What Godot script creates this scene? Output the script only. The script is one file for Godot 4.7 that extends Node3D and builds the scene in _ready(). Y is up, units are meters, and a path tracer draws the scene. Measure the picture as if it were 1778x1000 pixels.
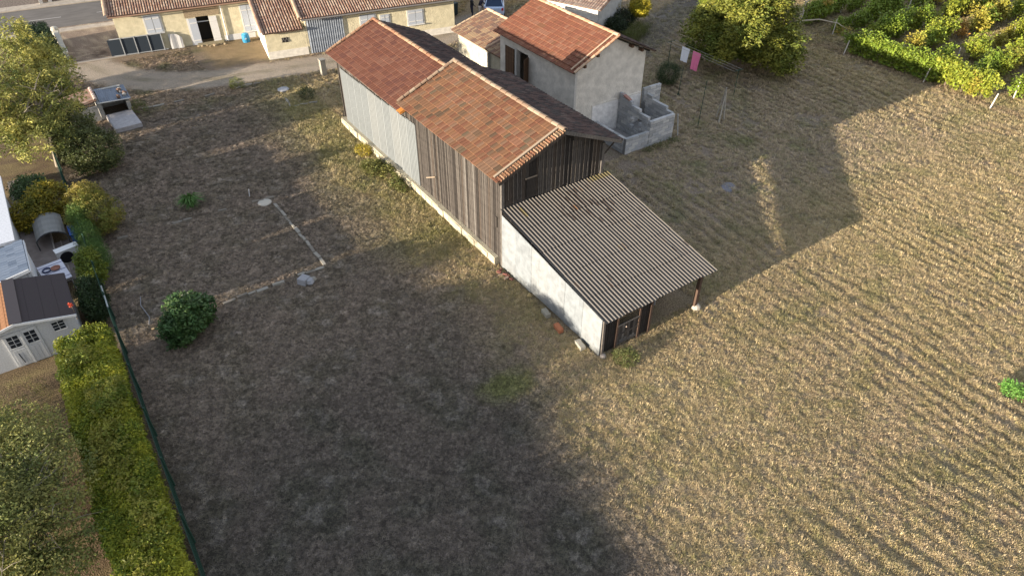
extends Node3D
# An old timber barn with a lean-to on a dry lawn, seen from the air in low sun.
# x runs across the barn, -z along it away from the viewer, y is up, metres.

var rng := RandomNumberGenerator.new()
var used := {}
var T := {}
var unit_box := BoxMesh.new()
var cam_at := Vector3(-14.205, 20.0, 21.942)
var big := FastNoiseLite.new()
var mid := FastNoiseLite.new()
var small := FastNoiseLite.new()
var cells := FastNoiseLite.new()
var wood := []
var cam_view := Transform3D()


# ---------------------------------------------------------------- helpers
func P(u: float, v: float, y := 0.0) -> Vector3:
	return Vector3(u, y, -v)


func rf(a: float, b: float) -> float:
	return rng.randf_range(a, b)


func thing(called: String, label: String, category: String, at := Vector3.ZERO, turn := 0.0, group := "") -> Node3D:
	var o := Node3D.new()
	tag(o, called, label, category, group)
	o.position = at
	o.rotation_degrees.y = turn
	return o


func tag(o: Node3D, called: String, label: String, category: String, group := "") -> void:
	var n: int = used.get(called, 0)
	used[called] = n + 1
	o.name = called if n == 0 else "%s_%03d" % [called, n]
	add_child(o, true)
	o.set_meta("label", label)
	o.set_meta("category", category)
	if group != "":
		o.set_meta("group", group)


func setting(called: String, mesh: Mesh, m: Material) -> MeshInstance3D:
	var o := MeshInstance3D.new()
	o.mesh = mesh
	o.material_override = m
	o.name = called
	add_child(o, true)
	o.set_meta("kind", "structure")
	return o


func part(parent: Node3D, called: String, mesh: Mesh, m: Material, at := Transform3D()) -> MeshInstance3D:
	var o := MeshInstance3D.new()
	o.mesh = mesh
	o.material_override = m
	o.transform = at
	o.name = called
	parent.add_child(o, true)
	return o


func holder(parent: Node3D, called: String, at := Transform3D()) -> Node3D:
	var o := Node3D.new()
	o.name = called
	o.transform = at
	parent.add_child(o, true)
	return o


func box(parent: Node3D, called: String, m: Material, center: Vector3, size: Vector3, turn := Vector3.ZERO) -> MeshInstance3D:
	return part(parent, called, unit_box, m, Transform3D(Basis.from_euler(turn) * Basis.from_scale(size), center))


func solid(size: Vector3) -> BoxMesh:
	var b := BoxMesh.new()
	b.size = size
	return b


func begin() -> SurfaceTool:
	var st := SurfaceTool.new()
	st.begin(Mesh.PRIMITIVE_TRIANGLES)
	st.set_smooth_group(-1)
	return st


func tri(st: SurfaceTool, a: Vector3, b: Vector3, c: Vector3, k := Color.WHITE) -> void:
	# a, b, c counter-clockwise seen from outside
	st.set_color(k)
	st.add_vertex(a)
	st.set_color(k)
	st.add_vertex(c)
	st.set_color(k)
	st.add_vertex(b)


func quad(st: SurfaceTool, a: Vector3, b: Vector3, c: Vector3, d: Vector3, k := Color.WHITE) -> void:
	tri(st, a, b, c, k)
	tri(st, a, c, d, k)


func boxin(st: SurfaceTool, c: Vector3, s: Vector3, b := Basis(), k := Color.WHITE) -> void:
	var h := s * 0.5
	var p := []
	for i in 8:
		p.append(c + b * Vector3(h.x if i & 1 else -h.x, h.y if i & 2 else -h.y, h.z if i & 4 else -h.z))
	quad(st, p[4], p[5], p[7], p[6], k)
	quad(st, p[1], p[0], p[2], p[3], k)
	quad(st, p[0], p[4], p[6], p[2], k)
	quad(st, p[5], p[1], p[3], p[7], k)
	quad(st, p[6], p[7], p[3], p[2], k)
	quad(st, p[0], p[1], p[5], p[4], k)


func done(st: SurfaceTool) -> ArrayMesh:
	st.generate_normals()
	return st.commit()


func tube(st: SurfaceTool, pts: Array, radii: Array, sides := 6, k := Color.WHITE) -> void:
	var last := []
	for i in pts.size():
		var p: Vector3 = pts[i]
		var ahead: Vector3 = pts[mini(i + 1, pts.size() - 1)]
		var behind: Vector3 = pts[maxi(i - 1, 0)]
		var d := (ahead - behind).normalized()
		var x := d.cross(Vector3(0.31, 0.2, 0.93)).normalized()
		var y := d.cross(x)
		var ring := []
		for j in sides:
			var a := TAU * j / sides
			ring.append(p + (x * cos(a) + y * sin(a)) * float(radii[i]))
		if i > 0:
			for j in sides:
				var n := (j + 1) % sides
				quad(st, last[j], last[n], ring[n], ring[j], k)
		if i == pts.size() - 1:
			for j in sides - 2:
				tri(st, ring[0], ring[j + 1], ring[j + 2], k)
		last = ring


func rod(a: Vector3, b: Vector3, r: float, r2 := -1.0, sides := 6) -> ArrayMesh:
	var st := begin()
	tube(st, [a, b], [r, r if r2 < 0 else r2], sides)
	return done(st)


func prism(poly: PackedVector2Array, depth: float) -> ArrayMesh:
	# a polygon in x, y (counter-clockwise) with its face at z = 0, going back to z = -depth
	var st := begin()
	var idx := Geometry2D.triangulate_polygon(poly)
	for i in range(0, idx.size(), 3):
		var a := poly[idx[i]]
		var b := poly[idx[i + 1]]
		var c := poly[idx[i + 2]]
		if (b - a).cross(c - a) < 0:
			var s := b
			b = c
			c = s
		tri(st, Vector3(a.x, a.y, 0), Vector3(b.x, b.y, 0), Vector3(c.x, c.y, 0))
		tri(st, Vector3(a.x, a.y, -depth), Vector3(c.x, c.y, -depth), Vector3(b.x, b.y, -depth))
	for i in poly.size():
		var a := poly[i]
		var b := poly[(i + 1) % poly.size()]
		quad(st, Vector3(a.x, a.y, -depth), Vector3(b.x, b.y, -depth), Vector3(b.x, b.y, 0), Vector3(a.x, a.y, 0))
	return done(st)


func lathe(profile: Array, sides := 12) -> ArrayMesh:
	var st := begin()
	for i in profile.size() - 1:
		var p: Vector2 = profile[i]
		var q: Vector2 = profile[i + 1]
		for j in sides:
			var a := TAU * j / sides
			var b := TAU * (j + 1) / sides
			quad(st, Vector3(cos(b) * p.x, p.y, sin(b) * p.x), Vector3(cos(a) * p.x, p.y, sin(a) * p.x), Vector3(cos(a) * q.x, q.y, sin(a) * q.x), Vector3(cos(b) * q.x, q.y, sin(b) * q.x))
	return done(st)


func many(parent: Node3D, called: String, mesh: Mesh, m: Material, where: Array, tint: Array, kind := "stuff") -> MultiMeshInstance3D:
	var mm := MultiMesh.new()
	mm.transform_format = MultiMesh.TRANSFORM_3D
	mm.use_colors = true
	mm.mesh = mesh
	mm.instance_count = where.size()
	for i in where.size():
		mm.set_instance_transform(i, where[i])
		mm.set_instance_color(i, tint[i])
	var o := MultiMeshInstance3D.new()
	o.multimesh = mm
	o.material_override = m
	o.name = called
	parent.add_child(o, true)
	if kind != "":
		o.set_meta("kind", kind)
	return o


func noise_texture(freq: float, octaves: int, lo: float, hi: float, kind := FastNoiseLite.TYPE_SIMPLEX_SMOOTH, as_normal := false, strength := 6.0, sd := 1) -> NoiseTexture2D:
	var n := FastNoiseLite.new()
	n.noise_type = kind
	n.frequency = freq
	n.fractal_octaves = octaves
	n.seed = sd
	var t := NoiseTexture2D.new()
	t.width = 512
	t.height = 512
	t.seamless = true
	t.noise = n
	if as_normal:
		t.as_normal_map = true
		t.bump_strength = strength
	else:
		var r := Gradient.new()
		r.set_color(0, Color(lo, lo, lo).linear_to_srgb())
		r.set_color(1, Color(hi, hi, hi).linear_to_srgb())
		t.color_ramp = r
	return t


func mat(c: Color, rough := 0.9, tex := "", sc := Vector3.ONE * 0.5, nrm := "", nsc := 1.0, vcol := false) -> StandardMaterial3D:
	var m := StandardMaterial3D.new()
	m.albedo_color = c.linear_to_srgb()
	m.roughness = rough
	m.metallic_specular = 0.3
	m.cull_mode = BaseMaterial3D.CULL_DISABLED
	m.vertex_color_use_as_albedo = vcol
	if tex != "":
		m.albedo_texture = T[tex]
		m.uv1_triplanar = true
		m.uv1_world_triplanar = true
		m.uv1_scale = sc
	if nrm != "":
		m.normal_enabled = true
		m.normal_texture = T[nrm]
		m.normal_scale = nsc
		m.uv1_triplanar = true
		m.uv1_world_triplanar = true
		m.uv1_scale = sc
	return m


# ---------------------------------------------------------------- foliage
func leaf_clump(n: int, r: float, long: float, wide: float, flat := 0.6) -> ArrayMesh:
	var st := begin()
	for i in n:
		var d := Vector3(rf(-1, 1), rf(-1, 1), rf(-1, 1))
		while d.length() > 1.0 or d.length() < 0.05:
			d = Vector3(rf(-1, 1), rf(-1, 1), rf(-1, 1))
		var c := d * r
		var along := (d.normalized() * 0.7 + Vector3(rf(-1, 1), rf(-0.8, 0.5), rf(-1, 1))).normalized()
		var up := (Vector3.UP * flat + Vector3(rf(-1, 1), rf(-0.3, 1), rf(-1, 1))).normalized()
		var side := along.cross(up).normalized()
		var s := rf(0.7, 1.25)
		var l := along * long * s * 0.5
		var w := side * wide * s * 0.5
		var fold := side.cross(along) * wide * 0.18
		var g := rf(0.72, 1.22)
		var k := Color(g * rf(0.94, 1.08), g, g * rf(0.85, 1.1))
		tri(st, c - l, c + w - fold, c + l, k)
		tri(st, c - l, c + l, c - w - fold, k)
	return done(st)


func crown(parent: Node3D, called: String, blobs: Array, count: int, clump: Mesh, m: Material, ca: Color, cb: Color, gaps := 0.0, grain := 0.9, shell := 0.4, sz := 1.0) -> MultiMeshInstance3D:
	# blobs: [centre, radii]; clumps are spread through the outer part of each ellipsoid, with gaps where a noise is low
	var total := 0.0
	for b in blobs:
		total += b[1].x * b[1].y + b[1].x * b[1].z + b[1].y * b[1].z
	var where := []
	var tint := []
	for b in blobs:
		var r: Vector3 = b[1]
		var c: Vector3 = b[0]
		var n := int(count * (r.x * r.y + r.x * r.z + r.y * r.z) / total)
		for i in n:
			var d := Vector3(rng.randfn(), rng.randfn(), rng.randfn()).normalized()
			var f := 1.0 - shell * pow(rng.randf(), 1.4)
			var p := c + d * r * f * (1.0 + 0.16 * small.get_noise_3dv((c + d * r) * 0.55))
			if p.y < 0.05:
				continue
			if mid.get_noise_3dv(p * grain * 3.0 + c) < gaps - 0.3:
				continue
			var basis := Basis.from_euler(Vector3(rf(-0.6, 0.6), rf(0, TAU), rf(-0.6, 0.6))).scaled(Vector3.ONE * rf(0.7, 1.3) * sz)
			where.append(Transform3D(basis, p))
			var k := clampf(0.5 + 0.9 * big.get_noise_3dv(p * 9.0) + rf(-0.35, 0.35), 0, 1)
			var col := ca.lerp(cb, k)
			tint.append(col * rf(0.7, 1.3))
	return many(parent, called, clump, m, where, tint)


func leaf_mat(bl := 0.5) -> StandardMaterial3D:
	var m := mat(Color.WHITE, 0.55, "", Vector3.ONE, "", 1.0, true)
	m.backlight_enabled = true
	m.backlight = Color(bl, bl, bl * 0.6)
	return m


func limbs(parent: Node3D, base: Vector3, height: float, spread: Vector3, r: float, n: int, m: Material) -> void:
	var st := begin()
	var top := base + Vector3(spread.x * 0.1, height * 0.62, spread.z * 0.1)
	var bend := base.lerp(top, 0.5) + Vector3(rf(-0.15, 0.15), 0, rf(-0.15, 0.15)) * height * 0.2
	tube(st, [base - Vector3(0, 0.1, 0), base.lerp(bend, 0.5), bend, top], [r * 1.3, r, r * 0.8, r * 0.45], 7)
	part(parent, "trunk", done(st), m)
	st = begin()
	for i in n:
		var a := TAU * (i + rf(-0.3, 0.3)) / n
		var f := rf(0.35, 0.95)
		var s := bend.lerp(top, f)
		var e := s + Vector3(cos(a) * spread.x, height * rf(0.12, 0.38), sin(a) * spread.z) * rf(0.6, 0.95)
		var k := s.lerp(e, 0.5) + Vector3(rf(-0.2, 0.2), rf(0.0, 0.3), rf(-0.2, 0.2))
		tube(st, [s, k, e], [r * 0.42, r * 0.26, r * 0.06], 5)
		for j in 3:
			var q := k.lerp(e, rf(0.1, 0.9))
			var w := q + Vector3(rf(-1, 1), rf(0.1, 0.9), rf(-1, 1)) * spread.x * 0.35
			tube(st, [q, q.lerp(w, 0.5) + Vector3(0, 0.05, 0), w], [r * 0.16, r * 0.1, r * 0.03], 4)
	part(parent, "limbs", done(st), m)


# ---------------------------------------------------------------- roof and wall coverings
func tile_mesh(w: float, l: float) -> ArrayMesh:
	# an interlocking clay tile: x across, z down the slope, y off the roof; its lower edge is thick and paler
	var prof := [Vector2(0, 0.02), Vector2(0.12, 0.044), Vector2(0.27, 0.006), Vector2(0.5, 0.028), Vector2(0.73, 0.006), Vector2(0.86, 0.02), Vector2(0.99, 0.02)]
	var st := begin()
	var lift := 0.042
	for i in prof.size() - 1:
		var a: Vector2 = prof[i]
		var b: Vector2 = prof[i + 1]
		var t := 0.97 if i % 2 else 1.04
		quad(st, Vector3(a.x * w, a.y + lift, l), Vector3(b.x * w, b.y + lift, l), Vector3(b.x * w, b.y, 0), Vector3(a.x * w, a.y, 0), Color(t, t, t))
		quad(st, Vector3(a.x * w, 0.0, l), Vector3(b.x * w, 0.0, l), Vector3(b.x * w, b.y + lift, l), Vector3(a.x * w, a.y + lift, l), Color(1.5, 1.65, 1.75))
	return done(st)


func barrel_mesh(w: float, l: float, sides := 5, k := 0.92) -> ArrayMesh:
	# half-round tile: x across, z down the slope, wider at its lower end
	var st := begin()
	for i in sides:
		var a := PI * i / sides
		var b := PI * (i + 1) / sides
		var f := w * 0.5
		var g := f * k
		var p := Vector3(-cos(a) * f, sin(a) * f * 0.85 + 0.02, l)
		var q := Vector3(-cos(b) * f, sin(b) * f * 0.85 + 0.02, l)
		var p2 := Vector3(-cos(a) * g, sin(a) * g * 0.85, 0)
		var q2 := Vector3(-cos(b) * g, sin(b) * g * 0.85, 0)
		quad(st, p, q, q2, p2, Color.WHITE)
		var t := 0.78
		quad(st, Vector3(p.x * t, p.y * t, l), Vector3(q.x * t, q.y * t, l), q, p, Color(1.1, 1.1, 1.1))
	return done(st)


func tiling(roof: Node3D, origin: Vector3, across: Vector3, down: Vector3, nx: int, ny: int, dx: float, dy: float, meshes: Array, mats: Array, most: int, patch: float, sd: float, called := "roof_tile") -> void:
	# rows of single tiles; the `most` nearest to the viewer are parts, the rest one part
	var n := down.cross(across).normalized()
	var all := []
	for j in ny:
		for i in nx:
			var p := origin + across * (i * dx) + down * (j * dy) + n * (rf(0.0, 0.012) + 0.03 * mid.get_noise_2d((origin.x + i * dx) * 0.6 + sd, j * dy * 0.6))
			var tone := cells.get_noise_2d(p.x * 9.0 * patch + sd, p.z * 9.0 * patch) * 0.5 + 0.5
			tone = clampf(tone * 0.2 + rng.randf() * 0.5 + 0.5 * mid.get_noise_2d(p.x * 2.2 + sd, p.z * 2.2) + 0.15, 0.0, 0.999)
			var b := Basis(across, n, down) * Basis.from_euler(Vector3(rf(-0.012, 0.012), rf(-0.02, 0.02), rf(-0.02, 0.02)))
			all.append([(roof.global_transform * p - cam_at).length_squared(), Transform3D(b, p), int(tone * mats.size()), rng.randi() % meshes.size()])
	if all.size() > most:
		all.sort_custom(func(a, b): return a[0] < b[0])
	var where := []
	var tint := []
	for i in all.size():
		if i < most:
			part(roof, called, meshes[all[i][3]], mats[all[i][2]], all[i][1])
		else:
			where.append(all[i][1])
			tint.append((mats[all[i][2]] as StandardMaterial3D).albedo_color.srgb_to_linear())
	if where.size():
		var m := (mats[0] as StandardMaterial3D).duplicate()
		m.albedo_color = Color.WHITE
		many(roof, called, meshes[0], m, where, tint)


func tones(list: Array, rough := 0.85) -> Array:
	var r := []
	for c in list:
		r.append(mat(c, rough, "fine", Vector3.ONE * 1.7, "", 1.0, true))
	return r


func caps(parent: Node3D, called: String, a: Vector3, b: Vector3, n: int, wide: float, mats: Array) -> void:
	# half-round cap tiles in a row from a to b, bedded in pale mortar
	var d := (b - a).normalized()
	var side := Vector3.UP.cross(d).normalized()
	var up := d.cross(side)
	var l := a.distance_to(b) / n
	var mesh := barrel_mesh(wide, l * 1.08)
	for i in n:
		part(parent, called, mesh, mats[rng.randi() % mats.size()], Transform3D(Basis(side, up, d) * Basis.from_euler(Vector3(rf(-0.02, 0.02), rf(-0.03, 0.03), rf(-0.05, 0.05))), a + d * (l * i) + up * rf(-0.01, 0.01)))


func wave_sheet(w: float, l: float, pitch: float, amp: float, per: int, rows: int, sd: float, stain: int) -> ArrayMesh:
	# corrugated sheet: x across the waves, z down the slope; vertex colours carry lichen, rust and dirt
	var st := begin()
	var nx := int(round(w / pitch * per))
	for j in rows:
		for i in nx:
			var pts := []
			for q in [[i, j + 1], [i + 1, j + 1], [i + 1, j], [i, j]]:
				var x: float = w * q[0] / nx
				pts.append(Vector3(x, amp * cos(x / pitch * TAU), l * q[1] / rows))
			quad(st, pts[0], pts[1], pts[2], pts[3], sheet_tint(pts[0].x + sd, pts[0].z + sd * 3.1, stain))
	return done(st)


func sheet_tint(x: float, z: float, stain: int) -> Color:
	var g := 0.86 + 0.25 * small.get_noise_2d(x * 2.0, z * 0.5) + 0.18 * mid.get_noise_2d(x * 6, z * 6)
	var c := Color(g, g, g * 0.98)
	if stain == 1:
		var s := small.get_noise_2d(x * 3.0 + 70.0, z * 3.0)
		if s > 0.3:
			c = c.lerp(Color(0.45, 0.36, 0.33), clampf((s - 0.3) * 3.0, 0, 0.85))
		var o := mid.get_noise_2d(x * 9.0 + 31.0, z * 9.0 - 60.0)
		if o > 0.36:
			c = c.lerp(Color(1.7, 0.85, 0.4), clampf((o - 0.36) * 6.0, 0, 0.8))
	return c


# ---------------------------------------------------------------- ground
const DRIVE := [[-12.2, 37.4], [-10.6, 33.6], [-8.4, 31.0], [-5.0, 29.2], [-1.0, 28.4], [3.5, 27.6], [9.0, 26.6], [14.0, 28.0], [18.5, 31.0], [23.0, 36.0]]
const PATH := [[18.0, 17.5], [23.0, 17.0], [26.5, 18.6], [30.0, 20.6], [34.5, 22.4], [44.0, 27.0]]


func near_line(u: float, v: float, line: Array) -> float:
	var best := 1e9
	var p := Vector2(u, v)
	for i in line.size() - 1:
		var q := Geometry2D.get_closest_point_to_segment(p, Vector2(line[i][0], line[i][1]), Vector2(line[i + 1][0], line[i + 1][1]))
		best = minf(best, p.distance_to(q))
	return best


func lawn_share(u: float, v: float) -> float:
	# 1 on the worn lawn to the left of the barn, 0 on the mown hay field
	var edge := -2.4 + 1.3 * mid.get_noise_2d(u * 0.5, v * 0.5)
	if v < -7.0:
		edge -= 0.12 * (-7.0 - v)
	return smoothstep(1.6, -2.6, u - edge)


func ground_tint(u: float, v: float) -> Color:
	var a := big.get_noise_2d(u, v)
	var b := mid.get_noise_2d(u, v)
	var c2 := small.get_noise_2d(u, v)
	var straw := Color(0.43, 0.335, 0.212).lerp(Color(0.37, 0.295, 0.168), clampf(0.4 + b, 0, 1)).lerp(Color(0.30, 0.225, 0.165), clampf(0.3 + c2 * 1.2 + a, 0, 1) * 0.6).lerp(Color(0.27, 0.24, 0.12), clampf(a * 1.4 + b * 0.9 - 0.35, 0, 0.4))
	var painted_dusk := smoothstep(2.0, -9.0, v + 3.0 * a)  # lawn darkens towards the near end, its deeper shade put into the colour
	var worn := Color(0.235, 0.187, 0.143).lerp(Color(0.138, 0.116, 0.095), painted_dusk).lerp(Color(0.17, 0.142, 0.098).lerp(Color(0.085, 0.084, 0.06), painted_dusk), clampf(0.35 + b * 1.5, 0, 1) * 0.7).lerp(Color(0.31, 0.265, 0.22).lerp(Color(0.185, 0.165, 0.145), painted_dusk), clampf(c2 * 1.3 + b * 0.9 - 0.3, 0, 0.6))
	var fine := small.get_noise_2d(u * 2.1 + 300.0, v * 2.1)
	var fine2 := small.get_noise_2d(u * 1.1 - 300.0, v * 1.1)
	var mottle := 1.0 + 0.3 * fine + 0.16 * fine2
	worn = Color(worn.r * mottle, worn.g * mottle, worn.b * mottle)
	var k := straw.lerp(worn, lawn_share(u, v))
	if v > 2.0 and u < 0.0:  # thin dry grass along the barn's lit side
		k = k.lerp(Color(0.30, 0.25, 0.13).lerp(Color(0.2, 0.2, 0.07), clampf(0.35 + b, 0, 1)), smoothstep(-6.0, -1.0, u) * 0.7)
	if u > 5.6 and v > -8.0:  # trodden yard behind the lean-to
		var y := Color(0.345, 0.275, 0.205).lerp(Color(0.22, 0.21, 0.125), clampf(b * 1.6 + c2 * 0.6 - 0.15, 0, 1)).lerp(Color(0.3, 0.25, 0.18), clampf(c2 - 0.1, 0, 1))
		k = k.lerp(y, smoothstep(-8.0, -1.0, v + b) * smoothstep(36.0, 22.0, u + 2.0 * b))
		var mown := minf(absf(u - 16.6 - (v + 1.5) * 0.5 + 0.3 * c2) / 0.55 + smoothstep(1.3, 1.7, absf(v + 1.5)) * 4, absf(u - 12.9 - (v + 5.7) * 0.45 + 0.3 * c2) / 0.4 + smoothstep(0.8, 1.2, absf(v + 5.7)) * 4)
		k = k.lerp(Color(0.37, 0.31, 0.15), clampf(1.0 - mown, 0, 1) * 0.45)
	if u > 35.5:  # bare strip, then rough ground between the vines
		k = k.lerp(Color(0.3, 0.22, 0.15), smoothstep(34.6, 35.6, u) * smoothstep(37.0, 36.2, u) * 0.8)
		k = k.lerp(Color(0.36, 0.29, 0.16).lerp(Color(0.24, 0.185, 0.12), clampf(0.4 + c2 * 1.4 + b, 0, 1)), smoothstep(36.2, 37.2, u))
	if v > 21.0:
		var dirt := Color(0.34, 0.255, 0.17).lerp(Color(0.25, 0.19, 0.14), clampf(0.5 + b + c2, 0, 1)).lerp(Color(0.16, 0.155, 0.07), clampf(b * 1.5 + 0.1, 0, 1) * 0.8)
		k = k.lerp(dirt, smoothstep(24.0, 27.0, v + b) * (1.0 - smoothstep(22.0, 26.0, u)))
		var d := near_line(u, v, DRIVE)
		var gravel := Color(0.54, 0.45, 0.345).lerp(Color(0.38, 0.32, 0.25), clampf(0.35 + c2 * 1.3, 0, 1))
		gravel = gravel.lerp(Color(0.23, 0.2, 0.12), smoothstep(0.35, 0.1, absf(d - 0.1)) * clampf(0.4 + b, 0, 1) * 0.7)
		k = k.lerp(gravel, smoothstep(1.9, 1.1, d + 0.4 * c2))
		if v > 30.5 and u > -4.5:
			k = k.lerp(Color(0.37, 0.265, 0.14), smoothstep(30.4, 31.2, v + 0.3 * b) * smoothstep(-4.5, -3.6, u) * 0.85)
		if u > -12.75 and u < -8.5 and v > 37.2:  # brown apron in front of the gate
			k = Color(0.34, 0.26, 0.195).lerp(Color(0.5, 0.41, 0.29), clampf(c2 * 1.6 + b * 0.8, 0, 1)).lerp(Color(0.14, 0.1, 0.075), smoothstep(0.75, 0.2, Vector2(u + 10.6, (v - 38.6) * 0.8).length() + 0.4 * c2))
	if u > 14.0 and v > 14.0:
		var p := near_line(u, v, PATH)
		k = k.lerp(Color(0.2, 0.18, 0.16).lerp(Color(0.3, 0.27, 0.23), clampf(c2 + b, 0, 1)), smoothstep(2.0, 1.1, p + 0.5 * c2) * 0.85)
	if u < -15.6:  # the neighbour's side of the fence
		var g := Color(0.2, 0.14, 0.085).lerp(Color(0.27, 0.21, 0.1), clampf(0.3 + b + c2, 0, 1))
		k = k.lerp(g, smoothstep(-15.6, -16.1, u))
	k = k.lerp(Color(0.17, 0.18, 0.055), 0.75 * smoothstep(1.1, 0.3, Vector2((u + 3.9) * 0.7, v + 6.4).length() + 0.3 * c2))
	var w := 0.88 + 0.22 * c2
	return Color(k.r * w, k.g * w, k.b * w)


func swath(u: float, v: float) -> float:
	# the mower's rows: they wander, widen and break up, and fade out near the lean-to
	var x := u + 0.9 * mid.get_noise_2d(u * 0.25, v * 0.1) + 0.3 * mid.get_noise_2d(u * 0.5 + 40.0, v * 0.35) + 2.4 * big.get_noise_2d(u * 0.35, v * 0.35)
	var hold := clampf(0.55 + 1.2 * mid.get_noise_2d(u * 0.35 + 90.0, v * 0.22) + 0.8 * big.get_noise_2d(u, v + 50.0), 0.15, 1.0)
	hold *= clampf(0.35 + Vector2(u - 3.0, v + 9.0).length() / 16.0, 0.0, 1.0)
	hold *= lerpf(smoothstep(-0.5, 3.0, u), 1.0, smoothstep(-4.0, -8.0, v))
	return sin(x * TAU / 0.62) * hold


func ground_height(u: float, v: float) -> float:
	if u < -15.5 or u > 34.0 or v > 24.0:
		return 0.0
	var f := 1.0 - lawn_share(u, v)
	var h := 0.018 * mid.get_noise_2d(u * 2.0, v * 2.0) + 0.014 * small.get_noise_2d(u * 1.3, v * 1.3)
	h += f * 0.016 * swath(u, v)
	return h * smoothstep(-15.5, -14.0, u) * smoothstep(34.0, 32.0, u) * smoothstep(24.0, 22.0, v) - 0.01


func steps(dense_from: float, dense_to: float, fine: float, coarse: float, lo: float, hi: float) -> PackedFloat32Array:
	var r := PackedFloat32Array([lo, lo * 0.6 + dense_from * 0.4])
	var x := dense_from - coarse * 24
	while x < dense_from:
		r.append(x)
		x += coarse
	x = dense_from
	while x < dense_to:
		r.append(x)
		x += fine
	for i in 24:
		r.append(dense_to + i * coarse)
	r.append(hi * 0.6 + dense_to * 0.4)
	r.append(hi)
	return r


func make_ground() -> void:
	var us := steps(-16.4, 35.0, 0.21, 0.8, -260.0, 300.0)
	var vs := steps(-27.0, 41.0, 0.21, 0.9, -260.0, 420.0)
	var pos := PackedVector3Array()
	var col := PackedColorArray()
	var idx := PackedInt32Array()
	var nu := us.size()
	for v in vs:
		for u in us:
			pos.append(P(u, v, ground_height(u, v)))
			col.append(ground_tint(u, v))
	for j in vs.size() - 1:
		for i in nu - 1:
			var q := j * nu + i
			idx.append_array([q, q + nu, q + 1, q + 1, q + nu, q + nu + 1])
	var arr := []
	arr.resize(Mesh.ARRAY_MAX)
	arr[Mesh.ARRAY_VERTEX] = pos
	arr[Mesh.ARRAY_COLOR] = col
	arr[Mesh.ARRAY_INDEX] = idx
	var raw := ArrayMesh.new()
	raw.add_surface_from_arrays(Mesh.PRIMITIVE_TRIANGLES, arr)
	var st := SurfaceTool.new()
	st.create_from(raw, 0)
	st.generate_normals()
	var m := mat(Color(1.06, 1.06, 1.06), 0.97, "ground", Vector3.ONE * 0.62, "bumps", 1.3, true)
	setting("ground", st.commit(), m)


func blade_tuft(n: int, r: float, h: float, w: float) -> ArrayMesh:
	# a tuft of dry grass: bent blades leaning outwards from one root
	var st := begin()
	for i in n:
		var a := rf(0, TAU)
		var d := Vector3(cos(a), 0, sin(a))
		var s := Vector3(-d.z, 0, d.x) * w * rf(0.6, 1.2)
		var o := Vector3(rf(-1, 1), 0, rf(-1, 1)) * r * 0.5
		var reach := r * rf(0.4, 1.1)
		var up := h * rf(0.45, 1.15)
		var p1 := o + d * reach * 0.45 + Vector3(0, up * 0.8, 0)
		var p2 := o + d * reach + Vector3(0, up * rf(0.5, 1.0), 0)
		var g := rf(0.75, 1.3)
		var k := Color(g, g * rf(0.93, 1.02), g * rf(0.8, 1.05))
		quad(st, o - s, o + s, p1 + s * 0.8, p1 - s * 0.8, k)
		tri(st, p1 - s * 0.8, p1 + s * 0.8, p2, k)
	return done(st)


func seen_from_air(u: float, v: float) -> float:
	# distance to the viewer, or -1 well outside of what the photograph covers
	var q := cam_view.affine_inverse() * P(u, v)
	if q.z > -5.0 or absf(q.x / q.z) > 0.7236 * 1.22 or absf(q.y / q.z) > 0.407 * 1.25:
		return -1.0
	return q.length()


func built_over(u: float, v: float) -> bool:
	if u > -4.0 and u < 15.0 and v > 28.0 + u * -0.1 and v > 30.0 - (u + 0.5) * 0.18:
		return true
	if u > -10.5 and u < 0.0 and v > 36.0:
		return true
	if u > -0.12 and u < 5.75 and v > -7.2 and v < 17.9:
		return not (u > 2.6 and v < -6.9)
	if u > 9.9 and u < 15.6 and v > 4.8 and v < 15.6:
		return true
	return u < -15.65 or (u > -12.6 and u < -10.5 and v > 24.0 and v < 28.7)


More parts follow.
